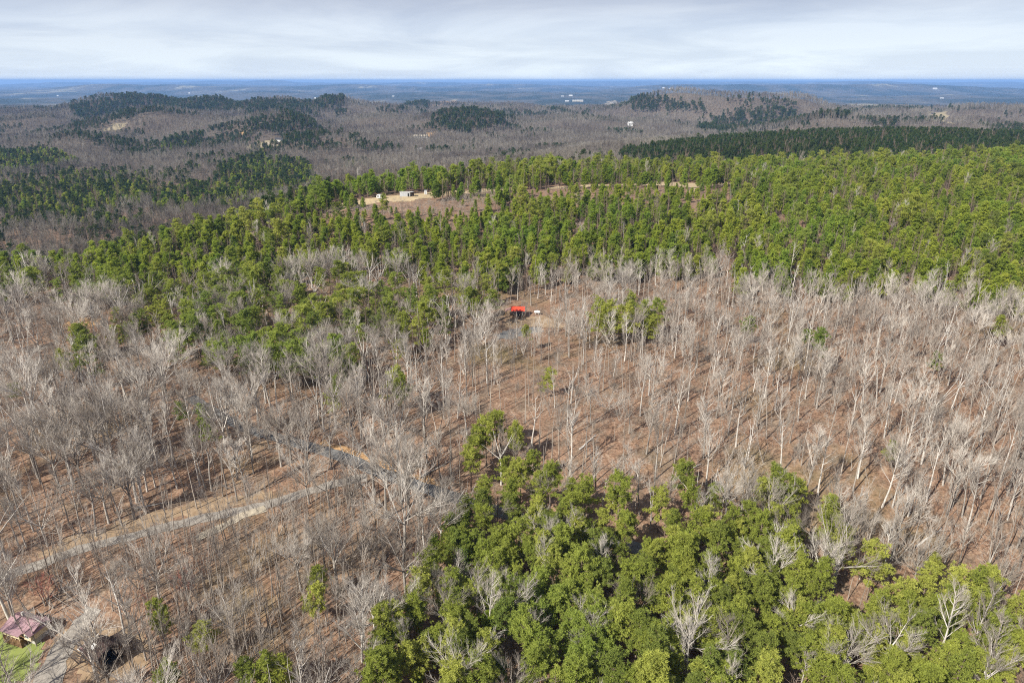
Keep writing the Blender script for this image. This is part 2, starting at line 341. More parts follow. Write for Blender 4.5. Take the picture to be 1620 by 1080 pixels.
# ------------------------------------------------------------------ mesh and object helpers
class MB:
    def __init__(s): s.v = []; s.f = []
    def quad(s, *p):
        k = len(s.v); s.v.extend(tuple(q) for q in p); s.f.append(tuple(range(k, k+len(p))))
    def box(s, x0, y0, z0, x1, y1, z1):
        k = len(s.v)
        s.v += [(x0,y0,z0),(x1,y0,z0),(x1,y1,z0),(x0,y1,z0),(x0,y0,z1),(x1,y0,z1),(x1,y1,z1),(x0,y1,z1)]
        s.f += [tuple(k+i for i in q) for q in ((0,3,2,1),(4,5,6,7),(0,1,5,4),(1,2,6,5),(2,3,7,6),(3,0,4,7))]
    def slab(s, poly, t):
        """a closed plate: the top polygon and its copy t lower"""
        n = len(poly); k = len(s.v)
        s.v += [tuple(p) for p in poly] + [(p[0], p[1], p[2]-t) for p in poly]
        s.f.append(tuple(range(k, k+n))); s.f.append(tuple(range(k+2*n-1, k+n-1, -1)))
        for i in range(n):
            j = (i+1) % n; s.f.append((k+i, k+n+i, k+n+j, k+j))
    def prism(s, prof, x0, x1):
        """a y-z profile swept along x"""
        n = len(prof); k = len(s.v)
        s.v += [(x0, a, b) for a, b in prof] + [(x1, a, b) for a, b in prof]
        s.f.append(tuple(range(k+n-1, k-1, -1))); s.f.append(tuple(range(k+n, k+2*n)))
        for i in range(n):
            j = (i+1) % n; s.f.append((k+i, k+j, k+n+j, k+n+i))
    def tube(s, pts, rad, sides=4, cap=True):
        k0 = len(s.v); n = len(pts); prev = None
        for i in range(n):
            d = (pts[min(i+1, n-1)]-pts[max(i-1, 0)])
            if d.length < 1e-9: d = Vector((0, 0, 1))
            d.normalize()
            if prev is None: a = d.orthogonal().normalized()
            else:
                a = prev - d*prev.dot(d)
                a = a.normalized() if a.length > 1e-6 else d.orthogonal().normalized()
            prev = a; b = d.cross(a); r = rad[i]; p = pts[i]
            for q in range(sides):
                c, t = math.cos(2*math.pi*q/sides)*r, math.sin(2*math.pi*q/sides)*r
                s.v.append((p.x+a.x*c+b.x*t, p.y+a.y*c+b.y*t, p.z+a.z*c+b.z*t))
        for i in range(n-1):
            for q in range(sides):
                w = (q+1) % sides
                s.f.append((k0+i*sides+q, k0+i*sides+w, k0+(i+1)*sides+w, k0+(i+1)*sides+q))
        if cap: s.f.append(tuple(k0+(n-1)*sides+q for q in range(sides)))
    def mesh(s, name, mat, smooth=False):
        me = bpy.data.meshes.new(name); me.from_pydata(s.v, [], s.f); me.update()
        if mat: me.materials.append(M[mat])
        if smooth: me.polygons.foreach_set('use_smooth', [True]*len(me.polygons))
        return me
    def build(s, name, mat, parent=None, smooth=False):
        return link(name, s.mesh(name, mat, smooth), parent)
def link(name, data, parent=None):
    o = bpy.data.objects.new(name, data); COL.objects.link(o)
    if parent is not None: o.parent = parent
    return o
def tag(o, label=None, cat=None, group=None, kind=None):
    if label: o['label'] = label
    if cat: o['category'] = cat
    if group: o['group'] = group
    if kind: o['kind'] = kind
    return o
def empty(name, loc, rz=0.0):
    o = bpy.data.objects.new(name, None); COL.objects.link(o)
    o.empty_display_size = 0.5; o.location = loc; o.rotation_euler = (0, 0, rz); return o

# ------------------------------------------------------------------ ground sheet
def make_ground():
    rr = np.concatenate([[0.0, 20, 40], np.exp(np.linspace(math.log(60), math.log(700), 250)),
                         np.exp(np.linspace(math.log(700), math.log(5000), 240))[1:], np.exp(np.linspace(math.log(5000), math.log(47000), 230))[1:]])
    az = np.concatenate([np.linspace(-180, -52, 33)[:-1], np.linspace(-52, 52, 330), np.linspace(52, 180, 33)[1:-1]])
    a = np.radians(az); n = len(az); m = len(rr)
    X = rr[:, None]*np.sin(a)[None]; Y = rr[:, None]*np.cos(a)[None]
    Z = ground_z(X, Y)
    v = np.stack([X, Y, Z], -1).reshape(-1, 3)
    i = np.arange(m-1)[:, None]*n; j = np.arange(n)[None]; jn = (np.arange(n)+1)[None] % n
    f = np.stack([i+j, i+n+j, i+n+jn, i+jn], -1).reshape(-1, 4)
    f = f[n:]                                  # the centre fan is added below
    me = bpy.data.meshes.new('ground')
    nf = len(f)
    me.vertices.add(len(v)); me.vertices.foreach_set('co', v.ravel())
    fan = np.stack([np.zeros(n, int), n+np.arange(n), n+(np.arange(n)+1) % n], -1)
    me.loops.add(nf*4+n*3); me.loops.foreach_set('vertex_index', np.concatenate([f.ravel(), fan.ravel()]).astype(np.int32))
    me.polygons.add(nf+n)
    me.polygons.foreach_set('loop_start', np.concatenate([np.arange(nf)*4, nf*4+np.arange(n)*3]).astype(np.int32))
    me.update(calc_edges=True); me.validate()
    me.polygons.foreach_set('use_smooth', [True]*(nf+n))
    me.materials.append(M['ground'])
    # make sure the sheet faces up
    if me.polygons[nf//2].normal.z < 0: me.flip_normals()
    o = link('ground', me); tag(o, kind='structure'); return o
make_ground()

def ribbon(name, pts, width, lift, mat, step=2.0, edge=0.25, seed=1, ymin=60, world=False, cross=4):
    """a strip draped over the terrain along surveyed points"""
    P = [Vector(p) if world else at(p[0], p[1], ymin) for p in pts]
    rng_ = random.Random(seed)
    C = []
    for k in range(len(P)-1):
        p0 = P[max(k-1, 0)]; p1 = P[k]; p2 = P[k+1]; p3 = P[min(k+2, len(P)-1)]
        n = max(2, int((p2-p1).length/step))
        for q in range(n):
            t = q/n
            C.append(0.5*((2*p1)+(-p0+p2)*t+(2*p0-5*p1+4*p2-p3)*t*t+(-p0+3*p1-3*p2+p3)*t**3))
    C.append(P[-1])
    mb = MB(); n = len(C); offs = []
    for k in range(n):
        d = C[min(k+1, n-1)]-C[max(k-1, 0)]; d.z = 0; d.normalize(); nrm = Vector((-d.y, d.x, 0))
        w = width(k/(n-1)) if callable(width) else width
        wl = w/2*(1+edge*(rng_.random()-0.5)*2); wr = w/2*(1+edge*(rng_.random()-0.5)*2)
        row = []
        for c in range(cross+1):
            o = -wr+(wl+wr)*c/cross
            q = C[k]+nrm*o; row.append((q.x, q.y, float(ground_z(q.x, q.y))+lift))
        offs.append(row)
    for k, row in enumerate(offs): mb.v.extend(row)
    for k in range(n-1):
        for c in range(cross):
            a = k*(cross+1)+c; b = a+cross+1
            mb.f.append((a, a+1, b+1, b))
    o = mb.build(name, mat, smooth=True); tag(o, kind='structure')
    return o, C
def patch(name, poly, lift, mat, cell=3.0, rough=0.35, seed=5):
    """a field of any outline, draped over the terrain cell by cell with a ragged edge"""
    xs = [p[0] for p in poly]; ys = [p[1] for p in poly]
    pad = cell*2
    nx = int((max(xs)-min(xs)+2*pad)/cell)+2; ny = int((max(ys)-min(ys)+2*pad)/cell)+2
    gx = min(xs)-pad+np.arange(nx)*cell; gy = min(ys)-pad+np.arange(ny)*cell
    X, Y = np.meshgrid(gx, gy)
    wx = X+cell*rough*9*fbm(X/(cell*4), Y/(cell*4), seed, 3); wy = Y+cell*rough*9*fbm(X/(cell*4), Y/(cell*4), seed+9, 3)
    cx = wx[:-1, :-1]+cell/2; cyy = wy[:-1, :-1]+cell/2
    ins = inside(cx, cyy, poly)
    Z = ground_z(X, Y)+lift
    idx = -np.ones(X.shape, int); mb = MB()
    for j, i in zip(*np.nonzero(ins)):
        q = []
        for jj, ii in ((j, i), (j, i+1), (j+1, i+1), (j+1, i)):
            if idx[jj, ii] < 0:
                idx[jj, ii] = len(mb.v); mb.v.append((X[jj, ii], Y[jj, ii], Z[jj, ii]))
            q.append(int(idx[jj, ii]))
        mb.f.append(tuple(q))
    o = mb.build(name, mat, smooth=True); tag(o, kind='structure'); return o

CLEAR = []                                   # world outlines that stay free of trees: (polygon)
CLEAR_LINES = []                             # (centre line, half width)

# roads
_, cl = ribbon('asphalt_road', [(300, 628), (345, 655), (395, 680), (470, 701), (540, 722), (600, 747), (680, 775), (760, 800), (830, 822), (900, 838), (960, 852), (1040, 880), (1120, 925)], 3.6, 0.10, 'asphalt', edge=0.14)
CLEAR_LINES.append((cl, 2.6))
_, cl2 = ribbon('gravel_drive', [(-70, 940), (0, 915), (70, 890), (140, 865), (210, 848), (270, 832), (330, 818), (385, 806), (430, 796), (480, 780), (530, 765), (580, 755)], 2.9, 0.085, 'gravel', edge=0.2)
CLEAR_LINES.append((cl2, 2.8))
_, cl3 = ribbon('gravel_track', [(310, 852), (335, 841), (360, 829), (385, 816), (420, 803)], 2.4, 0.13, 'pale_gravel', edge=0.4)
CLEAR_LINES.append((cl3, 1.6))
ribbon('verge', [(60, 880), (140, 852), (215, 830), (290, 810), (360, 795), (430, 780)], lambda t: 3.2+1.6*math.sin(t*3.1), 0.05, 'verge', edge=0.7, seed=4)
ribbon('dirt_bank', [(505, 702), (545, 712), (580, 728), (620, 745), (660, 758), (695, 768)], 3.0, 0.06, 'dirt', edge=0.6, seed=6)
_, cl4 = ribbon('house_driveway', [(70, 1110), (80, 1062), (97, 1032), (114, 1006), (131, 985), (150, 962)], lambda t: 6.0-2.6*t, 0.09, 'gravel', edge=0.2)
CLEAR_LINES.append((cl4, 4.0))
lawn = plot_of([(-60, 1010), (-20, 985), (30, 1003), (70, 1018), (68, 1035), (60, 1055), (40, 1075), (-60, 1095)])
patch('lawn', lawn, 0.05, 'lawn', 0.9, 0.3); CLEAR.append(lawn)
yard = plot_of([(78, 1010), (130, 985), (215, 985), (235, 1010), (215, 1060), (150, 1075), (100, 1070)])
patch('yard', yard, 0.04, 'verge', 1.2, 0.5); CLEAR.append(yard)
back = plot_of([(30, 950), (110, 950), (110, 985), (75, 990), (10, 975)]); CLEAR.append(back)
# cabin clearing
cg = plot_of([(782, 530), (805, 521), (832, 517), (858, 517), (860, 524), (832, 530), (806, 537), (788, 537)])
patch('gravel_yard', cg, 0.06, 'asphalt', 1.0, 0.3)
cc = plot_of([(792, 484), (850, 484), (878, 492), (880, 522), (850, 534), (800, 545), (785, 532)]); CLEAR.append(cc)
cd_ = plot_of([(800, 503), (850, 500), (890, 505), (895, 520), (850, 516), (800, 517)])
patch('cabin_yard', cd_, 0.045, 'verge', 1.0, 0.4)
# tan clearing on the west hillside
w1 = plot_of([(98, 515), (125, 503), (160, 503), (160, 514), (120, 522)])
patch('dirt_clearing', w1, 0.05, 'dirt', 1.2, 0.4); CLEAR.append(w1)
# ridge field
rf = plot_of([(505, 333), (545, 321), (590, 313), (640, 308), (700, 303), (760, 299), (810, 297), (815, 301), (760, 304), (700, 310), (650, 318), (600, 321), (560, 327), (530, 336)], 300)
patch('dry_field', rf, 0.06, 'dry_grass', 2.0, 0.35, 8); CLEAR.append(rf)
rf2 = plot_of([(860, 296), (920, 293), (1000, 290), (1080, 289), (1150, 289), (1150, 293), (1104, 295), (1100, 306), (1092, 307), (1088, 296), (1000, 294), (920, 297), (865, 300)], 300)
patch('dry_field', rf2, 0.06, 'dry_grass', 2.0, 0.35, 12); CLEAR.append(rf2)
rf3 = plot_of([(1440, 287), (1520, 277), (1560, 274), (1560, 281), (1520, 285), (1445, 294)], 300)
patch('dry_field', rf3, 0.06, 'dry_grass', 2.0, 0.35, 14); CLEAR.append(rf3)
BRUSH = plot_of([(510, 342), (560, 334), (650, 328), (720, 318), (800, 304), (800, 322), (750, 345), (640, 352), (560, 347)], 300)
SIGHT = plot_of([(588, 317), (668, 311), (690, 312), (690, 326), (660, 338), (585, 340)], 300)
BRUSH3 = plot_of([(505, 345), (560, 350), (640, 354), (750, 347), (805, 324), (830, 335), (800, 352), (740, 372), (600, 378), (500, 368)], 300)
BRUSH2 = plot_of([(815, 305), (920, 300), (1000, 297), (1085, 300), (1105, 302), (1160, 297), (1160, 330), (1100, 348), (1080, 348), (1060, 332), (830, 335)], 300)
# far clearings
far_fields = []
for nm, pts, mt, cell in [
    ('far_field', [(383, 234), (420, 222), (448, 221), (450, 229), (432, 233), (400, 237)], 'far_field', 6),
    ('far_field', [(160, 207), (180, 196), (200, 194), (198, 201), (172, 209)], 'far_field', 8),
    ('dirt_clearing', [(376, 213), (383, 208), (388, 208), (386, 215), (380, 216)], 'dirt', 5),
    ('dirt_clearing', [(672, 218), (675, 210), (686, 209), (686, 216)], 'dirt', 5),
    ('dirt_clearing', [(682, 166), (700, 161), (722, 159), (722, 163), (700, 166), (684, 169)], 'dirt', 10),
    ('far_field', [(948, 168), (960, 161), (976, 159), (976, 170), (962, 172)], 'far_field', 12),
    ('far_field', [(1457, 176), (1480, 178), (1500, 184), (1512, 196), (1490, 195), (1472, 188)], 'far_field', 8)]:
    pg = plot_of(pts, 900)
    patch(nm, pg, 0.35, mt, cell, 0.3, 21); far_fields.append(pg); CLEAR.append(pg)

# ------------------------------------------------------------------ trees: one model of each look
def rvec(rn):
    while True:
        v = Vector((rn.uniform(-1, 1), rn.uniform(-1, 1), rn.uniform(-1, 1)))
        if 0.05 < v.length < 1: return v.normalized()
def limb_path(rn, p, d, L, n, wob, lift):
    pts = [p.copy()]; d = d.normalized()
    for i in range(n):
        d = (d + rvec(rn)*wob + Vector((0, 0, lift))).normalized()
        pts.append(pts[-1]+d*(L/n))
    return pts
def side_dir(rn, d, ang):
    a = d.orthogonal().normalized(); a.rotate(Matrix.Rotation(rn.uniform(0, 2*math.pi), 3, d))
    return (d*math.cos(ang)+a*math.sin(ang)).normalized()
def twigs(rn, cr, pts, L, r, n, depth):
    m = len(pts)-1
    for _ in range(n):
        t = rn.uniform(0.25, 1.0)*m; i = min(int(t), m-1); p = pts[i].lerp(pts[i+1], t-i)
        d = (pts[i+1]-pts[i]).normalized()
        dd = side_dir(rn, d, rn.uniform(0.25, 0.7)); dd = (dd+Vector((0, 0, 0.15))).normalized()
        l = L*rn.uniform(0.6, 1.2)*(1.15-0.5*t/m)
        q = limb_path(rn, p, dd, l, 3 if depth > 0 else 2, 0.11, 0.05)
        cr.tube(q, [r*(1-0.75*k/(len(q)-1)) for k in range(len(q))], 3, False)
        if depth > 0: twigs(rn, cr, q, L*0.6, r*0.55, 3, depth-1)
def bare_tree_meshes(seed, look):
    rn = random.Random(seed); tr = MB(); cr = MB()
    if look == 'spreading':
        H = rn.uniform(15.5, 19); fork = rn.uniform(0.26, 0.5)*H
        base = limb_path(rn, Vector((0, 0, -0.6)), Vector((rn.uniform(-.05, .05), rn.uniform(-.05, .05), 1)), fork+0.6, 5, 0.03, 0.05)
        tr.tube(base, [0.34, 0.29, 0.26, 0.24, 0.225, 0.21], 7, False)
        nl = rn.randint(5, 7); top = base[-1]
        for k in range(nl):
            az = 2*math.pi*(k+rn.uniform(-.3, .3))/nl; tilt = rn.uniform(0.3, 1.0) if k else 0.08
            d = Vector((math.sin(tilt)*math.cos(az), math.sin(tilt)*math.sin(az), math.cos(tilt)))
            L = (H-fork)*rn.uniform(0.8, 1.02)
            st = base[-1] if k < 4 else base[-2].lerp(base[-1], rn.uniform(0.1, 0.7))
            pts = limb_path(rn, st, d, L, 7, 0.13, 0.05)
            r0 = rn.uniform(0.11, 0.17)
            tr.tube(pts, [r0*(1-0.8*i/7) for i in range(8)], 5, False)
            for b in range(9):
                t = rn.uniform(0.15, 0.9)*7; i = min(int(t), 6); p = pts[i].lerp(pts[i+1], t-i)
                dd = side_dir(rn, (pts[i+1]-pts[i]).normalized(), rn.uniform(0.3, 0.75)); dd.z = abs(dd.z)*0.85+0.12
                l = L*rn.uniform(0.3, 0.52)*(1.2-0.6*t/7)
                q = limb_path(rn, p, dd, l, 4, 0.12, 0.05)
                cr.tube(q, [0.062*(1-0.75*i/4)*(1.2-0.5*t/7) for i in range(5)], 4, False)
                twigs(rn, cr, q, 1.9, 0.022, 7, 1)
            twigs(rn, cr, pts[3:], 2.1, 0.026, 8, 1)
    elif look == 'upright':
        H = rn.uniform(17, 21)
        pts = limb_path(rn, Vector((0, 0, -0.6)), Vector((rn.uniform(-.06, .06), rn.uniform(-.06, .06), 1)), H*0.93, 10, 0.05, 0.05)
        tr.tube(pts, [0.27*(1-0.88*i/10) for i in range(11)], 6, False)
        for b in range(22):
            t = rn.uniform(0.42, 0.97)*10; i = min(int(t), 9); p = pts[i].lerp(pts[i+1], t-i)
            az = rn.uniform(0, 2*math.pi); tilt = rn.uniform(0.4, 0.9)
            d = Vector((math.sin(tilt)*math.cos(az), math.sin(tilt)*math.sin(az), math.cos(tilt)))
            l = rn.uniform(3.0, 6.6)*(1.25-0.8*(t/10-0.42)/0.55)
            q = limb_path(rn, p, d, l, 5, 0.13, 0.11)
            (tr if b < 9 else cr).tube(q, [0.078*(1-0.75*k/5) for k in range(6)], 4, False)
            twigs(rn, cr, q, 1.6, 0.02, 11, 1)
    elif look == 'slender':
        H = 15.0
        pts = limb_path(rn, Vector((0, 0, -0.5)), Vector((rn.uniform(-.06, .06), rn.uniform(-.06, .06), 1)), H, 9, 0.045, 0.05)
        tr.tube(pts, [0.15*(1-0.85*i/9) for i in range(10)], 5, False)
        for b in range(16):
            t = rn.uniform(0.4, 0.98)*9; i = min(int(t), 8); p = pts[i].lerp(pts[i+1], t-i)
            az = rn.uniform(0, 2*math.pi); tilt = rn.uniform(0.35, 0.8)
            d = Vector((math.sin(tilt)*math.cos(az), math.sin(tilt)*math.sin(az), math.cos(tilt)))
            q = limb_path(rn, p, d, rn.uniform(1.4, 3.2), 4, 0.12, 0.12)
            cr.tube(q, [0.04*(1-0.7*k/4) for k in range(5)], 3, False)
            twigs(rn, cr, q, 1.1, 0.018, 6, 1)
    elif look == 'crooked':
        H = 12.0
        for k in range(rn.randint(2, 3)):
            pts = limb_path(rn, Vector((0, 0, -0.4)), Vector((rn.uniform(-.35, .35), rn.uniform(-.35, .35), 1)), H*rn.uniform(0.75, 1), 8, 0.12, 0.05)
            tr.tube(pts, [0.17*(1-0.85*i/8) for i in range(9)], 5, False)
            for b in range(11):
                t = rn.uniform(0.35, 0.97)*8; i = min(int(t), 7); p = pts[i].lerp(pts[i+1], t-i)
                dd = side_dir(rn, (pts[i+1]-pts[i]).normalized(), rn.uniform(0.6, 1.1)); dd.z = abs(dd.z)*0.7+0.1
                q = limb_path(rn, p, dd, rn.uniform(1.6, 3.6), 4, 0.16, 0.09)
                cr.tube(q, [0.048*(1-0.7*k2/4) for k2 in range(5)], 3, False)
                twigs(rn, cr, q, 1.15, 0.02, 7, 1)
    return tr, cr

def tuft(rn, cr, c, r, n, upb=0.35, w=0.24):
    for _ in range(n):
        d = rvec(rn); d.z = d.z*0.8+upb; d.normalize()
        s = d.cross((Vector((0, 0, 1))+rvec(rn)*0.75).normalized())
        if s.length < 0.1: continue
        s.normalize(); s *= r*w*rn.uniform(0.7, 1.3)
        a = c - d*r*0.15; tip = c + d*r*rn.uniform(0.75, 1.2); mid = c + d*r*0.45
        k = len(cr.v); cr.v += [tuple(a), tuple(mid+s), tuple(tip), tuple(mid-s)]; cr.f.append((k, k+1, k+2, k+3))
def pine_meshes(seed, look):
    rn = random.Random(seed); tr = MB(); cr = MB()
    if look == 'round':            # mature: bare stem under a domed, clumpy crown
        H = rn.uniform(13.5, 17.5); lean = rn.uniform(-.04, .04)
        pts = limb_path(rn, Vector((0, 0, -0.6)), Vector((lean, rn.uniform(-.04, .04), 1)), H-0.5, 9, 0.03, 0.05)
        tr.tube(pts, [0.22*(1-0.8*i/9) for i in range(10)], 6, False)
        c0 = rn.uniform(0.36, 0.55); rw = rn.uniform(2.7, 3.6)
        for b in range(34):
            f = c0+(0.99-c0)*(b+rn.random())/34; t = f*9; i = min(int(t), 8); p = pts[i].lerp(pts[i+1], t-i)
            g = (f-c0)/(1-c0); L = rw*math.sqrt(max(0.05, 1-(1.25*g-0.32)**2))*rn.uniform(0.6, 1.15)
            if g > 0.9: L *= 0.7
            az = b*2.4+rn.uniform(-.5, .5); up = 0.1+0.75*g
            d = Vector((math.cos(az), math.sin(az), up)).normalized()
            q = limb_path(rn, p, d, L, 4, 0.12, 0.05)
            tr.tube(q, [0.06*(1-0.75*k/4) for k in range(5)], 3, False)
            if rn.random() < 0.14: continue
            nt = int(4+L*2.7)
            for k in range(nt):
                tt = rn.uniform(0.4, 1.0)*4; ii = min(int(tt), 3); c = q[ii].lerp(q[ii+1], tt-ii)
                c = c+Vector((rn.gauss(0, .48), rn.gauss(0, .48), rn.gauss(0.12, .22)))
                tuft(rn, cr, c, rn.uniform(0.4, 0.78), 25, 0.3, 0.095)
    elif look == 'young':          # plantation age: pointed and full to the ground
        H = rn.uniform(9.5, 13.0)
        pts = limb_path(rn, Vector((0, 0, -0.5)), Vector((rn.uniform(-.03, .03), rn.uniform(-.03, .03), 1)), H, 8, 0.02, 0.05)
        tr.tube(pts, [0.17*(1-0.85*i/8) for i in range(9)], 5, False)
        for b in range(44):
            f = 0.14+0.86*(b+rn.random())/44; t = f*8; i = min(int(t), 7); p = pts[i].lerp(pts[i+1], t-i)
            L = (0.35+3.3*(1-f)**0.72)*rn.uniform(0.7, 1.15)
            az = b*2.4+rn.uniform(-.5, .5)
            d = Vector((math.cos(az), math.sin(az), 0.45+0.5*f)).normalized()
            q = limb_path(rn, p, d, L, 3, 0.08, 0.1)
            tr.tube(q, [0.04*(1-0.7*k/3) for k in range(4)], 3, False)
            if rn.random() < 0.1: continue
            for k in range(int(4+L*3.2)):
                tt = rn.uniform(0.3, 1.05)*3; ii = min(int(tt), 2); c = q[ii].lerp(q[ii+1], tt-ii)
                c = c+Vector((rn.gauss(0, .34), rn.gauss(0, .34), rn.gauss(0.1, .2)))
                tuft(rn, cr, c, rn.uniform(0.4, 0.74), 20, 0.5, 0.115)
    else:                          # layered: feathery plates of foliage with gaps between
        H = rn.uniform(14.0, 16.0)
        pts = limb_path(rn, Vector((0, 0, -0.6)), Vector((rn.uniform(-.08, .08), rn.uniform(-.08, .08), 1)), H-0.4, 9, 0.05, 0.05)
        tr.tube(pts, [0.2*(1-0.82*i/9) for i in range(10)], 6, False)
        for b in range(26):
            f = 0.36+0.63*(b+rn.random())/26; t = f*9; i = min(int(t), 8); p = pts[i].lerp(pts[i+1], t-i)
            g = (f-0.36)/0.64; L = (1.3+3.1*(1-g)**0.6)*rn.uniform(0.55, 1.15)
            az = b*2.4+rn.uniform(-.7, .7)
            d = Vector((math.cos(az), math.sin(az), 0.05+0.45*g)).normalized()
            q = limb_path(rn, p, d, L, 4, 0.14, 0.07)
            tr.tube(q, [0.055*(1-0.75*k/4) for k in range(5)], 3, False)
            for k in range(int(4+L*3.2)):
                tt = rn.uniform(0.35, 1.05)*4; ii = min(int(tt), 3); c = q[ii].lerp(q[ii+1], tt-ii)
                c = c+Vector((rn.gauss(0, .5), rn.gauss(0, .5), rn.gauss(0.06, .1)))
                tuft(rn, cr, c, rn.uniform(0.4, 0.74), 21, 0.12, 0.1)
    return tr, cr

MODEL = {}                                    # look -> list of (trunk mesh, crown mesh)
def register(look, maker, seeds, tm, cm):
    MODEL[look] = []
    for s in seeds:
        tr, cr = maker(s, look if look in ('spreading', 'upright', 'slender', 'crooked', 'round', 'young', 'layered') else maker.base)
        MODEL[look].append((tr.mesh('trunk', tm, True), cr.mesh('crown', cm)))
register('spreading', bare_tree_meshes, range(101, 109), 'bark_pale', 'twig')
register('upright', bare_tree_meshes, range(201, 209), 'bark_pale', 'twig')
register('slender', bare_tree_meshes, range(301, 307), 'twig_grey', 'twig_grey')
register('crooked', bare_tree_meshes, range(401, 406), 'twig_grey', 'twig_grey')
register('round', pine_meshes, range(501, 509), 'bark_pine', 'needle')
register('young', pine_meshes, range(601, 609), 'bark_pine', 'needle_young')
register('layered', pine_meshes, range(701, 706), 'bark_pine', 'needle')
def recolour(src, dst, tm, cm):
    MODEL[dst] = []
    for a, b in MODEL[src]:
        a2 = a.copy(); b2 = b.copy(); a2.materials[0] = M[tm]; b2.materials[0] = M[cm]; MODEL[dst].append((a2, b2))
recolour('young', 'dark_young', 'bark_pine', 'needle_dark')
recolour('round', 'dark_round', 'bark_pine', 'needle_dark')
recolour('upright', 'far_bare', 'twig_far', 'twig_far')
recolour('crooked', 'red_bud', 'twig_grey', 'bud_red')

# ------------------------------------------------------------------ planting
rg = np.random.default_rng(7)
def scatter(y0, y1, sp, smax=0.98):
    out = []
    y = y0
    xs_all, ys_all = [], []
    rows = int((y1-y0)/sp)
    for k in range(rows):
        yy = y0+k*sp; w = yy*smax+25
        n = int(2*w/sp)
        x = -w+(np.arange(n)+0.5*(k % 2))*sp
        xs_all.append(x); ys_all.append(np.full(n, yy))
    x = np.concatenate(xs_all); y = np.concatenate(ys_all)
    x = x+rg.uniform(-.48, .48, x.shape)*sp; y = y+rg.uniform(-.48, .48, y.shape)*sp
    return x, y
def dist_line(x, y, C):
    P = np.array([(c.x, c.y) for c in C]); d = np.full(x.shape, 1e9)
    for k in range(len(P)): d = np.minimum(d, np.hypot(x-P[k, 0], y-P[k, 1]))
    return d
def is_clear(x, y):
    c = np.zeros(x.shape, bool)
    for pg in CLEAR: c |= inside(x, y, pg)
    near = y < 400
    for C, w in CLEAR_LINES:
        c[near] |= dist_line(x[near], y[near], C) < w
    return c

# stands of pine, surveyed by the feet of their trees
LOWER_PINES = plot_of([(735, 770), (800, 800), (860, 808), (930, 808), (1000, 820), (1100, 825), (1170, 810), (1250, 800), (1285, 890), (1340, 935), (1430, 945), (1660, 1010), (1700, 1230), (560, 1230), (575, 1040), (690, 930), (722, 890), (740, 830)])
SPUR_PINES = plot_of([(765, 720), (835, 715), (845, 770), (830, 805), (745, 790), (740, 760)])
HILL_PINES = [plot_of([(180, 480), (300, 478), (440, 462), (560, 515), (700, 520), (790, 520), (780, 558), (720, 570), (620, 585), (560, 612), (480, 625), (380, 625), (290, 600), (250, 560), (120, 600), (110, 575), (230, 530)]),
              plot_of([(-40, 468), (150, 468), (330, 480), (480, 470), (470, 500), (300, 512), (160, 500), (-40, 490)]), plot_of([(500, 470), (680, 470), (780, 490), (780, 522), (560, 520)]),
              plot_of([(940, 520), (1040, 520), (1060, 560), (1000, 560), (930, 545)]),
              plot_of([(1240, 590), (1300, 585), (1310, 615), (1250, 620)]),
              plot_of([(620, 620), (670, 610), (675, 660), (630, 670)]),
              plot_of([(405, 765), (480, 765), (480, 800), (410, 798)])]
BELT_LINE = [(-60, 462), (150, 460), (240, 478), (330, 472), (430, 466), (520, 446), (600, 452), (650, 460), (800, 470), (950, 455), (1100, 458), (1200, 470), (1300, 486), (1400, 470), (1500, 505), (1700, 525)]
BELT = [at(u, v) for u, v in BELT_LINE]
BELT_POLY = [(p.x, p.y) for p in BELT]+[(900, 800), (700, 900), (100, 800), (-60, 560), (-130, 470), (-200, 412), (-300, 368), (-420, 350)]
GAP_WOODS = plot_of([(560, 398), (660, 398), (650, 440), (560, 445), (540, 420)])
FAR_PINES = [plot_of(p, 520) for p in [
    [(110, 178), (200, 160), (270, 157), (350, 162), (420, 165), (500, 167), (560, 163), (545, 176), (420, 182), (300, 180), (200, 188), (120, 192)],
    [(385, 203), (440, 192), (490, 194), (500, 207), (450, 219), (392, 219)],
    [(682, 193), (795, 184), (797, 202), (740, 218), (690, 208)],
    [(975, 166), (1020, 158), (1110, 170), (1116, 182), (1000, 180)],
    [(1130, 198), (1200, 178), (1250, 181), (1262, 192), (1330, 184), (1342, 197), (1420, 197), (1410, 210), (1100, 210)],
    [(0, 250), (90, 243), (130, 262), (60, 276), (0, 280)],
    [(345, 272), (420, 248), (424, 262), (480, 262), (500, 285), (440, 300), (350, 300)],
    [(90, 310), (230, 292), (245, 325), (150, 345), (60, 340)],
    [(240, 320), (340, 295), (480, 285), (520, 300), (400, 325), (250, 345)],
    [(0, 320), (60, 310), (90, 345), (60, 372), (0, 372)],
    [(230, 236), (290, 222), (325, 218), (320, 232), (260, 245)],
    [(640, 175), (662, 164), (680, 166), (678, 178)]]]
PLANTATION = [(110, 760), (200, 700), (420, 680), (900, 760), (1150, 1180), (850, 1260), (520, 1210), (300, 1120), (150, 960)]

STANDS = {}        # stuff: look -> list of (x, y, z, rot, scale)
near_bare, near_pine = [], []
def take(look, x, y, s):
    STANDS.setdefault(look, []).append((x, y, s))

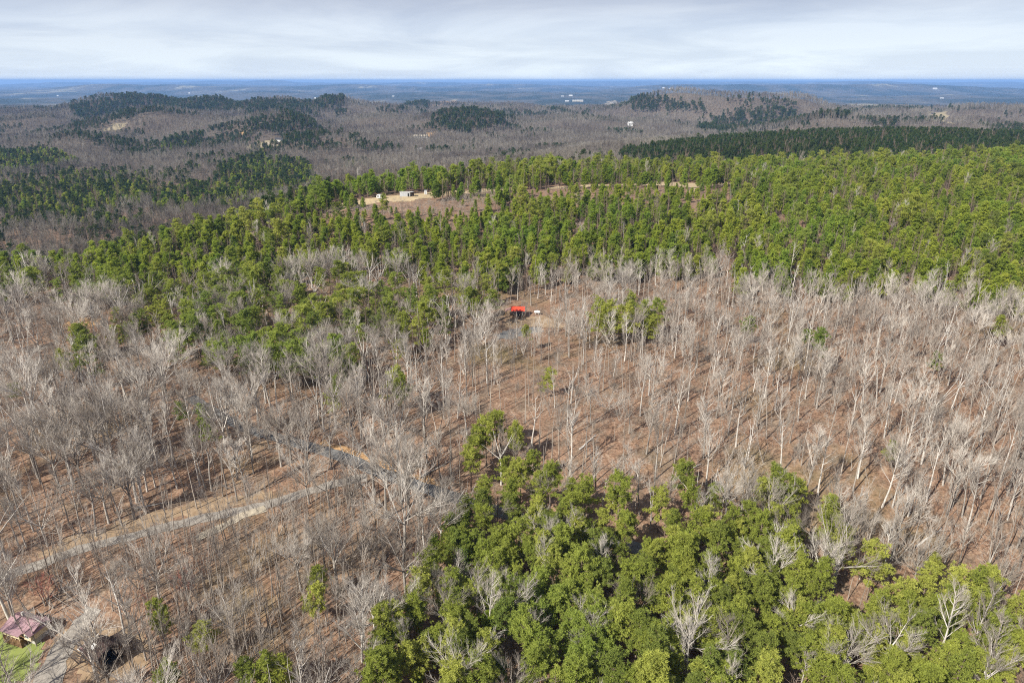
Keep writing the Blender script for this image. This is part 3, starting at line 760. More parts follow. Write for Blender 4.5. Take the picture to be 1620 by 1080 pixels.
# near country: 60 - 345 m and the pine belt up to 700 m
x, y = scatter(62, 350, 4.2)
keep = ~is_clear(x, y); x, y = x[keep], y[keep]
lower = inside(x+16*fbm(x/14, y/14, 141, 3), y+22*fbm(x/14, y/14, 143, 3), LOWER_PINES); spur = inside(x, y, SPUR_PINES)
hill = np.zeros(x.shape, bool)
for pg in HILL_PINES: hill |= inside(x, y, pg)
wob = 34*fbm(x/30, y/30, 131, 3)
belt = inside(x, y+wob, BELT_POLY)
rnd = rg.random(x.shape); dens = fbm(x/22, y/22, 77, 3)
zg = ground_z(x, y)
sparse = plot_of([(640, 760), (700, 660), (800, 590), (980, 570), (1130, 610), (1330, 680), (1420, 760), (1400, 860), (1180, 800), (1000, 800), (860, 780), (740, 720)])
thin = inside(x, y, sparse)
thicket = plot_of([(-80, 930), (200, 870), (420, 815), (560, 790), (620, 900), (600, 1000), (520, 1130), (200, 1130), (160, 1000), (110, 950), (-80, 990)])
thk = inside(x, y, thicket)
trees = []          # (look, x, y, scale, zone)
for k in range(len(x)):
    r = rnd[k]; X, Y = float(x[k]), float(y[k]); sc_ = float(rg.uniform(0.78, 1.18)); q = float(rg.random())
    if belt[k]:
        if r < 0.80: trees.append(('young', X, Y, sc_*(1.05+0.15*q), 'belt'))
        elif r < 0.86: trees.append(('round' if q < 0.6 else 'layered', X, Y, sc_*0.95, 'belt'))
        elif r < 0.92: trees.append(('slender' if q < 0.6 else 'upright', X, Y, sc_*0.85, 'belt'))
    elif lower[k] or spur[k]:
        if dens[k] > 0.27 and lower[k]:
            if r < 0.45: trees.append(('slender' if q < 0.5 else 'spreading' if q < 0.75 else 'upright', X, Y, sc_*0.8, 'lower'))
        elif r < 0.78: trees.append(('round' if q < 0.65 else 'layered', X, Y, sc_*0.84, 'lower'))
        elif r < 0.86: trees.append(('spreading' if q < 0.6 else 'upright', X, Y, sc_*0.85, 'lower'))
    elif hill[k]:
        if r < 0.56 and dens[k] < 0.17: trees.append(('layered' if q < 0.7 else 'round', X, Y, sc_*0.98, 'hill'))
        elif r < 0.8: trees.append(('spreading' if q < 0.45 else 'upright' if q < 0.75 else 'crooked', X, Y, sc_*0.9, 'hill'))
    else:
        lim = 0.5 if thin[k] else 0.78 if x[k] < -0.16*y[k] else 0.78
        if thk[k]: lim = 0.92
        if r < lim:
            if thk[k]: lk = 'slender' if q < 0.72 else 'crooked' if q < 0.84 else 'upright' if q < 0.93 else 'spreading'
            else: west = X < -0.16*Y; lk = 'upright' if q < (0.36 if west else 0.42) else 'spreading' if q < (0.60 if west else 0.52 if not thin[k] else 0.47) else 'slender' if q < 0.94 else 'crooked'
            trees.append((lk, X, Y, sc_*(0.8 if lk in ('spreading', 'upright') and thk[k] else (1.08 if west else 0.82) if lk == 'spreading' else 1.0 if west else 1.15 if lk == 'slender' else 0.9), 'thicket' if thk[k] else 'slope'))
        elif r > 0.985: trees.append(('round' if q < 0.5 else 'layered', X, Y, sc_*0.75, 'slope'))

lx, ly = scatter(64, 200, 4.4)
kk_ = (inside(lx+16*fbm(lx/14, ly/14, 141, 3), ly+22*fbm(lx/14, ly/14, 143, 3), LOWER_PINES) | inside(lx, ly, SPUR_PINES)) & ~is_clear(lx, ly); lx, ly = lx[kk_], ly[kk_]
for k in range(len(lx)):
    q = rg.random()
    if rg.random() < 0.5: trees.append(('round' if q < 0.55 else 'layered' if q < 0.8 else 'young', float(lx[k]), float(ly[k]), float(rg.uniform(0.6, 0.92)), 'lower'))
    elif q < 0.16: trees.append(('upright' if q < 0.08 else 'spreading', float(lx[k]), float(ly[k]), float(rg.uniform(0.7, 0.95)), 'lower'))
# understorey: saplings and brush under the bare woods
ux, uy = scatter(62, 345, 2.9)
kk_ = ~is_clear(ux, uy) & ~inside(ux, uy, BELT_POLY); ux, uy = ux[kk_], uy[kk_]
ulow = inside(ux, uy, LOWER_PINES); uthk = inside(ux, uy, thicket); uthin = inside(ux, uy, sparse)
ur = rg.random(ux.shape); ud = fbm(ux/18, uy/18, 91, 3)
for k in range(len(ux)):
    lim = 0.22 if ulow[k] else 0.85 if uthk[k] else 0.24 if uthin[k] else (0.56 if ux[k] < -0.16*uy[k] else 0.38)+1.2*ud[k]
    if ur[k] < lim:
        q = rg.random(); lk = 'slender' if q < (0.85 if uthk[k] else 0.6) else 'crooked'
        take(lk, float(ux[k]), float(uy[k]), float(rg.uniform(0.5, 0.95) if uthk[k] and lk == 'slender' else rg.uniform(0.22, 0.6)))

gx, gy = scatter(66, 260, 2.3)
kk_ = ~is_clear(gx, gy) & ~inside(gx, gy, BELT_POLY); gx, gy = gx[kk_], gy[kk_]; gd = fbm(gx/9, gy/9, 151, 3)
for k in range(len(gx)):
    if rg.random() < 0.4+1.6*gd[k]: take('crooked' if rg.random() < 0.7 else 'slender', float(gx[k]), float(gy[k]), float(rg.uniform(0.09, 0.24)))
tx, ty = scatter(75, 165, 2.1)
kk_ = inside(tx, ty, thicket) & ~is_clear(tx, ty); tx, ty = tx[kk_], ty[kk_]
for k in range(len(tx)):
    if rg.random() < 0.62: take('slender', float(tx[k]), float(ty[k]), float(rg.uniform(0.45, 0.95)))

# marked trees, planted where the survey found them: (look, u, v of the foot, scale)
marked = [('spreading', 985, 492, 1.15, 'edge'), ('spreading', 180, 735, 1.2, 'slope'), ('spreading', 1085, 1062, 0.95, 'lower'),
          ('spreading', 1318, 930, 1.1, 'lower'), ('upright', 1478, 1062, 1.05, 'lower'), ('upright', 1530, 1050, 1.0, 'lower'),
          ('spreading', 1395, 1070, 1.0, 'lower'), ('spreading', 700, 880, 1.15, 'slope'), ('spreading', 610, 820, 1.1, 'slope'),
          ('spreading', 535, 935, 1.15, 'thicket'), ('upright', 757, 1000, 0.95, 'lower'), ('upright', 1235, 800, 0.0, 'x'),
          ('round', 1220, 830, 1.05, 'slope'), ('round', 1232, 836, 0.95, 'slope'), ('round', 1198, 834, 0.9, 'slope'), ('round', 1250, 832, 0.85, 'slope'),
          ('layered', 148, 618, 1.3, 'hill'), ('round', 832, 556, 0.66, 'cabin'), ('round', 1030, 1110, 1.1, 'lower'),
          ('round', 263, 1020, 0.75, 'thicket'), ('round', 500, 1000, 0.85, 'thicket'), ('round', 505, 960, 0.7, 'thicket'),
          ('round', 430, 1125, 0.95, 'thicket'), ('round', 405, 1122, 0.85, 'thicket'), ('round', 460, 1118, 0.8, 'thicket'),
          ('upright', 203, 1030, 1.15, 'yard'), ('upright', 160, 1018, 1.1, 'yard'), ('upright', 213, 1026, 0.95, 'yard'),
          ('slender', 47, 1018, 0.72, 'yard'), ('slender', 58, 1022, 0.8, 'yard'), ('crooked', 125, 1048, 0.8, 'yard'), ('crooked', 100, 1022, 0.7, 'yard'),
          ('crooked', 45, 968, 0.85, 'yard'), ('red_bud', 85, 962, 0.8, 'yard'), ('red_bud', 72, 958, 0.7, 'yard'), ('red_bud', 292, 950, 0.75, 'thicket'), ('red_bud', 235, 985, 0.7, 'thicket'),
          ('round', 1380, 452, 1.35, 'belt'), ('layered', 1133, 288, 1.35, 'belt'), ('layered', 540, 372, 1.25, 'belt'), ('young', 620, 340, 0.5, 'belt'), ('young', 627, 341, 0.5, 'belt')]
front = plot_of([(790, 500), (862, 500), (868, 560), (786, 560)])
fk = inside(np.array([t[1] for t in trees]), np.array([t[2] for t in trees]), front)
trees = [t for k, t in enumerate(trees) if not fk[k] or (t[0] == 'slender' and k % 3 == 0)]
mk = []
for lk, u, v, s, zn in marked:
    if s <= 0: continue
    p = at(u, v); mk.append((p.x, p.y)); trees.append((lk, p.x, p.y, s, zn+'*'))
mk = np.array(mk)
trees = [t for t in trees if t[4].endswith('*') or np.min(np.hypot(mk[:, 0]-t[1], mk[:, 1]-t[2])) > 2.6]

BARE = ('spreading', 'upright', 'slender', 'crooked'); PINE = ('round', 'young', 'layered')
T = np.array([(t[1], t[2], t[3]) for t in trees]); Zt = ground_z(T[:, 0], T[:, 1])
U, V, D = project(T[:, 0], T[:, 1], Zt); U2, V2, D2 = project(T[:, 0], T[:, 1], Zt+10*T[:, 2])
vis = (U2 > 5) & (U2 < 1615) & (V2 < 1075) & (V2 > 150)
hgt = {'spreading': 17, 'upright': 19, 'slender': 13, 'crooked': 10, 'round': 16, 'young': 11, 'layered': 15, 'red_bud': 10}
size = np.array([hgt[t[0]] for t in trees])*T[:, 2]/D
mark = np.array([t[4].endswith('*') for t in trees])
def pick(names, n):
    idx = [k for k in range(len(trees)) if trees[k][0] in names and vis[k]]
    idx.sort(key=lambda k: (-(1 if mark[k] else 0), -size[k]))
    return set(idx[:n])
single = pick(BARE, 298) | pick(PINE, 298) | pick(('red_bud',), 20)

LOOK_TXT = {'spreading': 'wide leafless tree with pale limbs', 'upright': 'straight leafless tree with pale trunk',
            'slender': 'slender grey leafless tree', 'crooked': 'low crooked many-stemmed leafless tree',
            'round': 'green pine with domed clumpy crown', 'young': 'pointed young green pine', 'layered': 'green pine with feathery layered branches',
            'red_bud': 'small tree hazed with reddish spring buds'}
ZONE_TXT = {'belt': 'in the pine belt under the ridge field', 'lower': 'in the pine wood below the brown slope', 'hill': 'in mixed woods downhill of the pine belt',
            'thicket': 'in the grey thicket below the gravel drive', 'slope': 'on the open brown slope', 'edge': 'beside the red-roofed cabin clearing',
            'cabin': 'right in front of the red-roofed cabin', 'yard': 'by the mauve-roofed house'}
CABIN = at(820, 499); HOUSE = at(46, 1004); BARN = at(168, 1044); CLEARING = at(135, 510)
def place_text(X, Y, zn):
    """the nearest landmark that tells where a tree stands"""
    def dl(C): return min(math.hypot(c.x-X, c.y-Y) for c in C)
    if math.hypot(BARN.x-X, BARN.y-Y) < 9: return 'beside the dark brown barn'
    if math.hypot(HOUSE.x-X, HOUSE.y-Y) < 14: return 'by the mauve-roofed house'
    if zn in ('edge', 'cabin', 'yard'): return ZONE_TXT[zn]
    dc = math.hypot(CABIN.x-X, CABIN.y-Y)
    if dc < 22: return 'at the edge of the cabin clearing'
    d = dl(cl)
    if d < 8: return 'hard by the asphalt road' + (' in the pine wood' if zn == 'lower' else '')
    d2 = dl(cl2)
    if d2 < 8: return 'along the gravel drive'
    if math.hypot(CLEARING.x-X, CLEARING.y-Y) < 22: return 'by the orange dirt clearing'
    if zn == 'slope':
        if dc < 55: return 'on the slope just below the cabin clearing'
        if inside(np.array([X]), np.array([Y+11.0]), BELT_POLY)[0]: return 'at the foot of the pine belt'
        if inside(np.array([X]), np.array([Y-10.0]), LOWER_PINES)[0]: return 'on the slope along the lower pine wood'
        if d < 22: return 'on the slope near the asphalt road'
        if d2 < 24: return 'on the slope above the gravel drive'
        if inside(np.array([X]), np.array([Y]), sparse)[0]: return 'on the thin brown slope between road and cabin'
        return 'in the dense bare wood of the brown slope'
    if zn == 'lower':
        if d < 22: return 'in the lower pine wood near the road'
        if not inside(np.array([X-9.0]), np.array([Y]), LOWER_PINES)[0] or not inside(np.array([X+9.0]), np.array([Y]), LOWER_PINES)[0]: return 'on the edge of the lower pine wood'
        return 'deep in the lower pine wood'
    return ZONE_TXT[zn]
def size_text(lk, s): return 'small ' if s < 0.8 else 'large ' if s > 1.02 else ''
NAMES = {'spreading': 'bare_tree', 'upright': 'bare_tree', 'slender': 'bare_tree', 'crooked': 'bare_tree', 'round': 'pine_tree', 'young': 'pine_tree', 'layered': 'pine_tree', 'red_bud': 'budding_tree'}
SOURCE = {}          # look -> [(trunk object, crown object)] used by the stands
rr_ = random.Random(99)
def plant(k):
    lk, X, Y, s, zn = trees[k]; zn = zn.rstrip('*')
    vi = rr_.randrange(len(MODEL[lk])); tm, cm = MODEL[lk][vi]
    e = empty(NAMES[lk], (X, Y, float(Zt[k])-0.05), rr_.uniform(0, 6.283))
    e.scale = (s*rr_.uniform(0.92, 1.1), s*rr_.uniform(0.92, 1.1), s)
    a = link('trunk', tm, e); b = link('crown', cm, e)
    txt = (size_text(lk, s) if lk not in ('crooked', 'red_bud') else '')+LOOK_TXT[lk]+' '+place_text(X, Y, zn)
    tag(e, txt, 'tree', 'each a '+txt)
    SOURCE.setdefault(lk, {}).setdefault(vi, (a, b))
for k in sorted(single): plant(k)
for k, t in enumerate(trees):
    if k not in single: take(t[0], t[1], t[2], t[3])

# belt and ridge woods beyond 350 m
x, y = scatter(350, 720, 4.3, 0.85)
keep = ~is_clear(x, y); x, y = x[keep], y[keep]
s_ = x/y; belt = inside(x, y, BELT_POLY); gap = inside(x, y, GAP_WOODS); brush = inside(x, y, BRUSH); brush2 = inside(x, y, BRUSH2); brush3 = inside(x, y, BRUSH3); sight = inside(x, y, SIGHT)
r = rg.random(x.shape); q = rg.random(x.shape); n1 = fbm(x/40, y/40, 5, 3)
for k in range(len(x)):
    sz = float(rg.uniform(0.68, 1.28))
    if sight[k]:
        if r[k] < 0.7: take('crooked', x[k], y[k], 0.22*sz+0.1)
    elif brush[k]:
        if r[k] < 0.22: take('young', x[k], y[k], (0.28+0.25*q[k])*sz)
        elif r[k] < 0.9: take('crooked', x[k], y[k], 0.25*sz+0.2)
        elif r[k] > 0.96: take('young', x[k], y[k], 0.5*sz)
    elif brush3[k]:
        if r[k] < 0.75: take('young', x[k], y[k], (0.42+0.3*q[k])*sz)
    elif brush2[k]:
        if r[k] < 0.7: take('young', x[k], y[k], (0.3+0.35*q[k])*sz)
        elif r[k] < 0.8: take('crooked', x[k], y[k], 0.3*sz)
    elif gap[k]:
        if r[k] < 0.6: take('slender' if q[k] < 0.6 else 'upright', x[k], y[k], 0.8*sz)
    elif belt[k] or s_[k] > -0.05:
        pr = 0.86 if n1[k] < 0.2 else 0.4
        if r[k] < pr: take('young' if q[k] < 0.93 else 'round' if q[k] < 0.96 else 'layered', x[k], y[k], sz*0.98*(0.8+0.6*float(fbm(x[k]/30, y[k]/30, 9, 2)+0.5)))
        elif r[k] < pr+0.05: take('slender' if q[k] < 0.6 else 'upright', x[k], y[k], 0.75*sz)
    else:
        if n1[k]+0.25*(q[k]-0.5) > 0.02:
            if r[k] < 0.62: take('young' if q[k] < 0.45 else 'dark_round', x[k], y[k], sz*(1.05 if q[k] < 0.45 else 0.85))
        elif r[k] < 0.7: take('far_bare', x[k], y[k], 0.85*sz)
bx, by = scatter(380, 500, 2.6, 0.4)
kk_ = inside(bx, by, BRUSH) & ~is_clear(bx, by)
for X, Y in zip(bx[kk_], by[kk_]):
    if rg.random() < 0.75: take('crooked', float(X), float(Y), float(rg.uniform(0.22, 0.5)))
# the taller screen of pines that stands right behind the ridge field
fl = [at(u, v, 300) for u, v in [(540, 318), (640, 306), (760, 297), (900, 292), (1150, 288), (1300, 283)]]
for kk in range(len(fl)-1):
    for _ in range(int((fl[kk+1]-fl[kk]).length/2.2)):
        t = rr_.random(); p = fl[kk].lerp(fl[kk+1], t); d = rr_.uniform(14, 36)
        take('young' if rr_.random() < 0.6 else 'round' if rr_.random() < 0.8 else 'upright', p.x, p.y+d, rr_.uniform(0.85, 1.25) if rr_.random() < 0.8 else 0.75)

# far woods
def far_pass(y0, y1, sp, smax):
    x, y = scatter(y0, y1, sp, smax)
    k = ~is_clear(x, y); x, y = x[k], y[k]
    z = ground_z(x, y)
    # leave out what lies deep behind nearer ground
    s_ = x/y; e = (z+20-CAM_Z)/y
    vis = np.zeros(x.shape, bool)
    yp = np.exp(np.linspace(math.log(300), math.log(y1), 260))
    sb = np.linspace(-smax-0.1, smax+0.1, 180)
    S, YP = np.meshgrid(sb, yp); E = (ground_z(S*YP, YP)-CAM_Z)/YP
    E = np.maximum.accumulate(E, axis=0)
    i = np.clip(np.searchsorted(yp, y)-2, 0, len(yp)-1); j = np.clip(np.searchsorted(sb, s_), 0, len(sb)-1)
    vis = e > E[i, j]-0.002
    return x[vis], y[vis]
def far_plant(x, y, sp):
    pine = np.zeros(x.shape, bool)
    for pg in FAR_PINES: pine |= inside(x, y, pg)
    plan = inside(x, y, PLANTATION)
    n1 = fbm(x/90, y/90, 51, 4); n2 = fbm(x/260, y/260, 61, 3)
    r = rg.random(x.shape); q = rg.random(x.shape); sz = rg.uniform(0.75, 1.25, x.shape)
    k_ = sp/6.0
    for k in range(len(x)):
        s = float(sz[k])
        if plan[k]:
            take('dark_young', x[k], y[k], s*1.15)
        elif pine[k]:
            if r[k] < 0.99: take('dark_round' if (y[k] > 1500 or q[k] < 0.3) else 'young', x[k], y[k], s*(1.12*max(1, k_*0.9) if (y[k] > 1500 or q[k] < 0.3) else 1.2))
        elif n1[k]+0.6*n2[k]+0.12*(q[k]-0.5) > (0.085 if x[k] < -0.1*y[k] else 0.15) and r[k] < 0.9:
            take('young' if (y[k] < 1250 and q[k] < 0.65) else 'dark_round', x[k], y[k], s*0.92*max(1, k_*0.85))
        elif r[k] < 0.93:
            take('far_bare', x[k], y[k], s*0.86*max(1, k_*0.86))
x, y = far_pass(720, 1400, 6.0, 0.80); far_plant(x, y, 6.0)
x, y = far_pass(1400, 2200, 7.5, 0.78); far_plant(x, y, 7.5)
x, y = far_pass(2200, 4600, 10.0, 0.78); far_plant(x, y, 10.0)

STAND_NAME = {'spreading': 'bare_woodland', 'upright': 'bare_woodland', 'slender': 'bare_woodland', 'crooked': 'bare_woodland', 'far_bare': 'far_woodland',
              'round': 'pine_woodland', 'young': 'pine_woodland', 'layered': 'pine_woodland', 'dark_young': 'far_pine_woodland', 'dark_round': 'far_pine_woodland', 'red_bud': 'budding_woodland'}
STAND_TXT = {'spreading': 'wood of wide-spreading leafless trees across the slopes', 'upright': 'wood of tall straight leafless trees across the slopes',
             'slender': 'dense wood of slender grey leafless trees', 'crooked': 'scrub of low crooked leafless trees', 'far_bare': 'leafless grey-brown woods over the far hills',
             'round': 'wood of dome-crowned green pines', 'young': 'belt of young green pines on the ridge', 'layered': 'wood of feathery green pines',
             'dark_young': 'dark green pine plantation behind the ridge', 'dark_round': 'dark green pine woods on the far hills', 'red_bud': 'patch of reddish budding trees'}
def stand(look, pts):
    P = np.array(pts, float); n = len(P)
    z = ground_z(P[:, 0], P[:, 1])-0.1
    me = bpy.data.meshes.new('stand'); me.vertices.add(n)
    me.vertices.foreach_set('co', np.stack([P[:, 0], P[:, 1], z], -1).ravel())
    nv = len(MODEL[look])
    a = me.attributes.new('turn', 'FLOAT_VECTOR', 'POINT'); rot = np.zeros((n, 3)); rot[:, 2] = rg.uniform(0, 6.283, n)
    rot[:, 0] = rg.normal(0, 0.03, n); rot[:, 1] = rg.normal(0, 0.03, n); a.data.foreach_set('vector', rot.ravel())
    a = me.attributes.new('size', 'FLOAT_VECTOR', 'POINT'); w = rg.uniform(0.88, 1.14, n)
    a.data.foreach_set('vector', np.stack([P[:, 2]*w, P[:, 2]*w, P[:, 2]], -1).ravel())
    a = me.attributes.new('model', 'INT', 'POINT'); a.data.foreach_set('value', rg.integers(0, nv, n).astype(np.int32))
    for mt in (MODEL[look][0][0].materials[0], MODEL[look][0][1].materials[0]): me.materials.append(mt)
    o = link(STAND_NAME[look], me); tag(o, STAND_TXT[look], 'woodland', kind='stuff')
    ng = bpy.data.node_groups.new('stand_'+look, 'GeometryNodeTree')
    ng.interface.new_socket('Geometry', in_out='INPUT', socket_type='NodeSocketGeometry')
    ng.interface.new_socket('Geometry', in_out='OUTPUT', socket_type='NodeSocketGeometry')
    N = ng.nodes; Lk = ng.links
    gi = N.new('NodeGroupInput'); go = N.new('NodeGroupOutput')
    iop = N.new('GeometryNodeInstanceOnPoints'); iop.inputs['Pick Instance'].default_value = True
    jn = N.new('GeometryNodeJoinGeometry')
    for vi in range(nv):
        g2 = N.new('GeometryNodeGeometryToInstance')
        for ob in SOURCE[look][vi]:
            oi = N.new('GeometryNodeObjectInfo'); oi.inputs['Object'].default_value = ob; oi.transform_space = 'ORIGINAL'
            Lk.new(oi.outputs['Geometry'], g2.inputs[0])
        Lk.new(g2.outputs[0], jn.inputs[0])
    Lk.new(gi.outputs[0], iop.inputs['Points']); Lk.new(jn.outputs[0], iop.inputs['Instance'])
    def attr(nm, t):
        nd = N.new('GeometryNodeInputNamedAttribute'); nd.data_type = t; nd.inputs['Name'].default_value = nm; return nd.outputs['Attribute']
    Lk.new(attr('model', 'INT'), iop.inputs['Instance Index'])
    er = N.new('FunctionNodeEulerToRotation'); Lk.new(attr('turn', 'FLOAT_VECTOR'), er.inputs[0]); Lk.new(er.outputs[0], iop.inputs['Rotation'])
    Lk.new(attr('size', 'FLOAT_VECTOR'), iop.inputs['Scale'])
    Lk.new(iop.outputs[0], go.inputs[0])
    md = o.modifiers.new('trees', 'NODES'); md.node_group = ng
    return o
# the first tree of each far look stands in the woods as a tree of its own
def source_for(look, spots, txt, nm):
    for vi, (u, v, s) in enumerate(spots[:len(MODEL[look])]):
        if vi in SOURCE.get(look, {}): continue
        p = at(u, v, 300)
        e = empty(nm, (p.x, p.y, p.z-0.1), vi*1.3); e.scale = (s, s, s)
        a = link('trunk', MODEL[look][vi][0], e); b = link('crown', MODEL[look][vi][1], e)
        tag(e, txt, 'tree', 'each a '+txt); SOURCE.setdefault(look, {})[vi] = (a, b)
source_for('dark_young', [(1200, 222, 1.2), (1300, 220, 1.2), (1400, 222, 1.2), (1500, 226, 1.2)], 'dark green pine in the plantation behind the ridge', 'plantation_pine')
source_for('dark_round', [(395, 205, 1), (430, 200, 1), (460, 200, 1), (480, 205, 1), (700, 195, 1), (720, 195, 1), (750, 192, 1), (780, 190, 1)], 'dark green pine in a wood on the far hills', 'far_pine')
source_for('far_bare', [(120, 295, 0.9), (300, 285, 0.9), (560, 255, 0.9), (640, 250, 0.9), (700, 245, 0.9)], 'leafless tree in the valley woods behind the ridge', 'valley_tree')
source_for('young', [(700, 400, 1), (900, 400, 1), (1100, 400, 1), (1300, 400, 1)], 'pointed young green pine in the pine belt under the ridge field', 'pine_tree')
n_inst = 0
for lk, pts in STANDS.items():
    n_inst += len(pts)
    if len(SOURCE.get(lk, {})) < len(MODEL[lk]):
        MODEL[lk] = [m for i, m in enumerate(MODEL[lk]) if i in SOURCE.get(lk, {})]
        SOURCE[lk] = {j: v for j, v in enumerate([SOURCE[lk][i] for i in sorted(SOURCE[lk])])}
    stand(lk, pts)
print('stand trees', n_inst, {k: len(v) for k, v in STANDS.items()}, 'singles', len(single))

# ------------------------------------------------------------------ buildings and other built things
def foot(u, v, ymin=60):
    return at(u, v, ymin)
def low_z(p, rz, L, W):
    c, s = math.cos(rz), math.sin(rz)
    zs = [float(ground_z(p.x+c*a-s*b, p.y+s*a+c*b)) for a in (-L/2, 0, L/2) for b in (-W/2, 0, W/2)]
    return min(zs), max(zs)
def part_box(name, mat, parent, *b):
    mb = MB(); mb.box(*b); return mb.build(name, mat, parent)
def window(parent, x, y, z, w, h, side=-1, frame='white'):
    """a framed window on a wall that faces side*y"""
    f = MB(); t = 0.09; d = 0.06*side
    y0, y1 = sorted((y+0.01*side, y+d))
    f.box(x-w/2-t, y0, z-t, x-w/2, y1, z+h+t); f.box(x+w/2, y0, z-t, x+w/2+t, y1, z+h+t)
    f.box(x-w/2, y0, z-t, x+w/2, y1, z); f.box(x-w/2, y0, z+h, x+w/2, y1, z+h+t); f.box(x-0.03, y0, z, x+0.03, y1, z+h)
    o = f.build('window', frame, parent)
    part_box('pane', 'glass', o, x-w/2, min(y+0.004*side, y+0.03*side), z, x+w/2, max(y+0.004*side, y+0.03*side), z+h)
    return o
def gable_roof(name, parent, L, W, z, rise, over, mat, t=0.14, cx=0, cy_=0, cross=False, caps=True):
    mb = MB(); hw = W/2+over; hl = L/2+over; dz = rise*over/(W/2)
    def P(a, b, c): return (cx-b, cy_+a, c) if cross else (cx+a, cy_+b, c)
    mb.slab([P(-hl, -hw, z-dz), P(hl, -hw, z-dz), P(hl, 0, z+rise), P(-hl, 0, z+rise)], t)
    mb.slab([P(hl, hw, z-dz), P(-hl, hw, z-dz), P(-hl, 0.0, z+rise), P(hl, 0.0, z+rise)], t)
    o = mb.build(name, mat, parent)
    if caps:
        c = MB(); a, b = P(-hl, -0.12, z+rise+0.0), P(hl, 0.12, z+rise+0.05)
        c.box(min(a[0], b[0]), min(a[1], b[1]), a[2]-0.03, max(a[0], b[0]), max(a[1], b[1]), b[2]); c.build('ridge_cap', mat, o)
    return o
def seams(parent, L, W, z, rise, over, mat, pitch=0.8):
    hw = W/2+over; hl = L/2+over; dz = rise*over/(W/2)
    n = int(2*hl/pitch); m = MB()
    for k in range(n+1):
        xx = -hl+0.05+(2*hl-0.1)*k/n
        for s in (-1, 1):
            m.quad((xx-0.03, s*hw, z-dz+0.05), (xx+0.03, s*hw, z-dz+0.05), (xx+0.03, 0, z+rise+0.05), (xx-0.03, 0, z+rise+0.05))
            m.quad((xx-0.03, s*hw, z-dz), (xx-0.03, s*hw, z-dz+0.05), (xx-0.03, 0, z+rise+0.05), (xx-0.03, 0, z+rise))
            m.quad((xx+0.03, s*hw, z-dz+0.05), (xx+0.03, s*hw, z-dz), (xx+0.03, 0, z+rise), (xx+0.03, 0, z+rise+0.05))
    o = m.build('roof_seams', mat, parent); o['kind'] = 'stuff'
def gable_wall(name, parent, L, W, z0, h, rise, mat, cx=0, cy_=0, cross=False):
    mb = MB(); prof = [(-W/2, z0), (W/2, z0), (W/2, h), (0, h+rise-0.16), (-W/2, h)]
    mb.prism(prof, -L/2, L/2)
    if cross: mb.v = [(cx-b, cy_+a, c) for a, b, c in mb.v]
    else: mb.v = [(cx+a, cy_+b, c) for a, b, c in mb.v]
    return mb.build(name, mat, parent)

def mauve_house():
    p = foot(49, 1000); rz = R(-19); L, W = 7.8, 3.6
    lo, hi = low_z(p, rz, L, W)
    e = empty('house', (p.x, p.y, hi+0.1), rz); z0 = lo-hi-0.8; e.scale = (0.9, 0.9, 0.9)
    tag(e, 'low house with mauve metal roof and cream front beside the green lawn', 'house')
    part_box('foundation', 'concrete', e, -L/2-0.1, -W/2-0.1, z0, L/2+0.1, W/2+0.1, 0.25)
    gable_wall('wall', e, L-0.1, W-0.1, 0.25, 2.35, 0.85, 'cream')
    r = gable_roof('roof', e, L, W, 2.45, 0.85, 0.45, 'mauve_metal')
    seams(r, L, W, 2.45, 0.85, 0.45, 'mauve_metal')
    # the wing at the east end
    gable_wall('wall', e, 4.6, 2.2, 0.25, 2.0, 0.62, 'cream', 3.0, -0.4, True)
    gable_roof('roof', e, 4.8, 2.4, 2.15, 0.65, 0.3, 'mauve_metal', 0.14, 3.0, -0.4, True)
    # porch along the front
    part_box('porch_floor', 'log', e, -L/2, -W/2-1.7, z0, 1.6, -W/2-0.12, 0.28)
    mb = MB(); mb.slab([(-L/2-0.3, -W/2-2.0, 1.95), (1.9, -W/2-2.0, 1.95), (1.9, -W/2-0.4, 2.32), (-L/2-0.3, -W/2-0.4, 2.32)], 0.1); mb.build('porch_roof', 'mauve_metal', e)
    for k in range(5): part_box('porch_post', 'cream', e, -L/2+0.05+k*1.3, -W/2-1.65, 0.28, -L/2+0.2+k*1.3, -W/2-1.5, 1.9)
    part_box('railing', 'cream', e, -L/2+0.25, -W/2-1.62, 0.75, 1.45, -W/2-1.54, 1.05)
    d = part_box('door', 'log', e, -1.0, -W/2-0.01, 0.28, -0.1, -W/2+0.04, 2.2); part_box('handle', 'steel', d, -0.25, -W/2-0.06, 1.15, -0.18, -W/2-0.012, 1.22)
    for xx in (-3.2, -2.0, 0.9): window(e, xx, -W/2+0.05, 0.95, 0.8, 0.9)
    window(e, 3.0, -2.7, 0.95, 0.9, 0.8)
    part_box('chimney', 'concrete', e, -2.2, 0.4, 2.6, -1.7, 0.9, 3.9)
mauve_house()

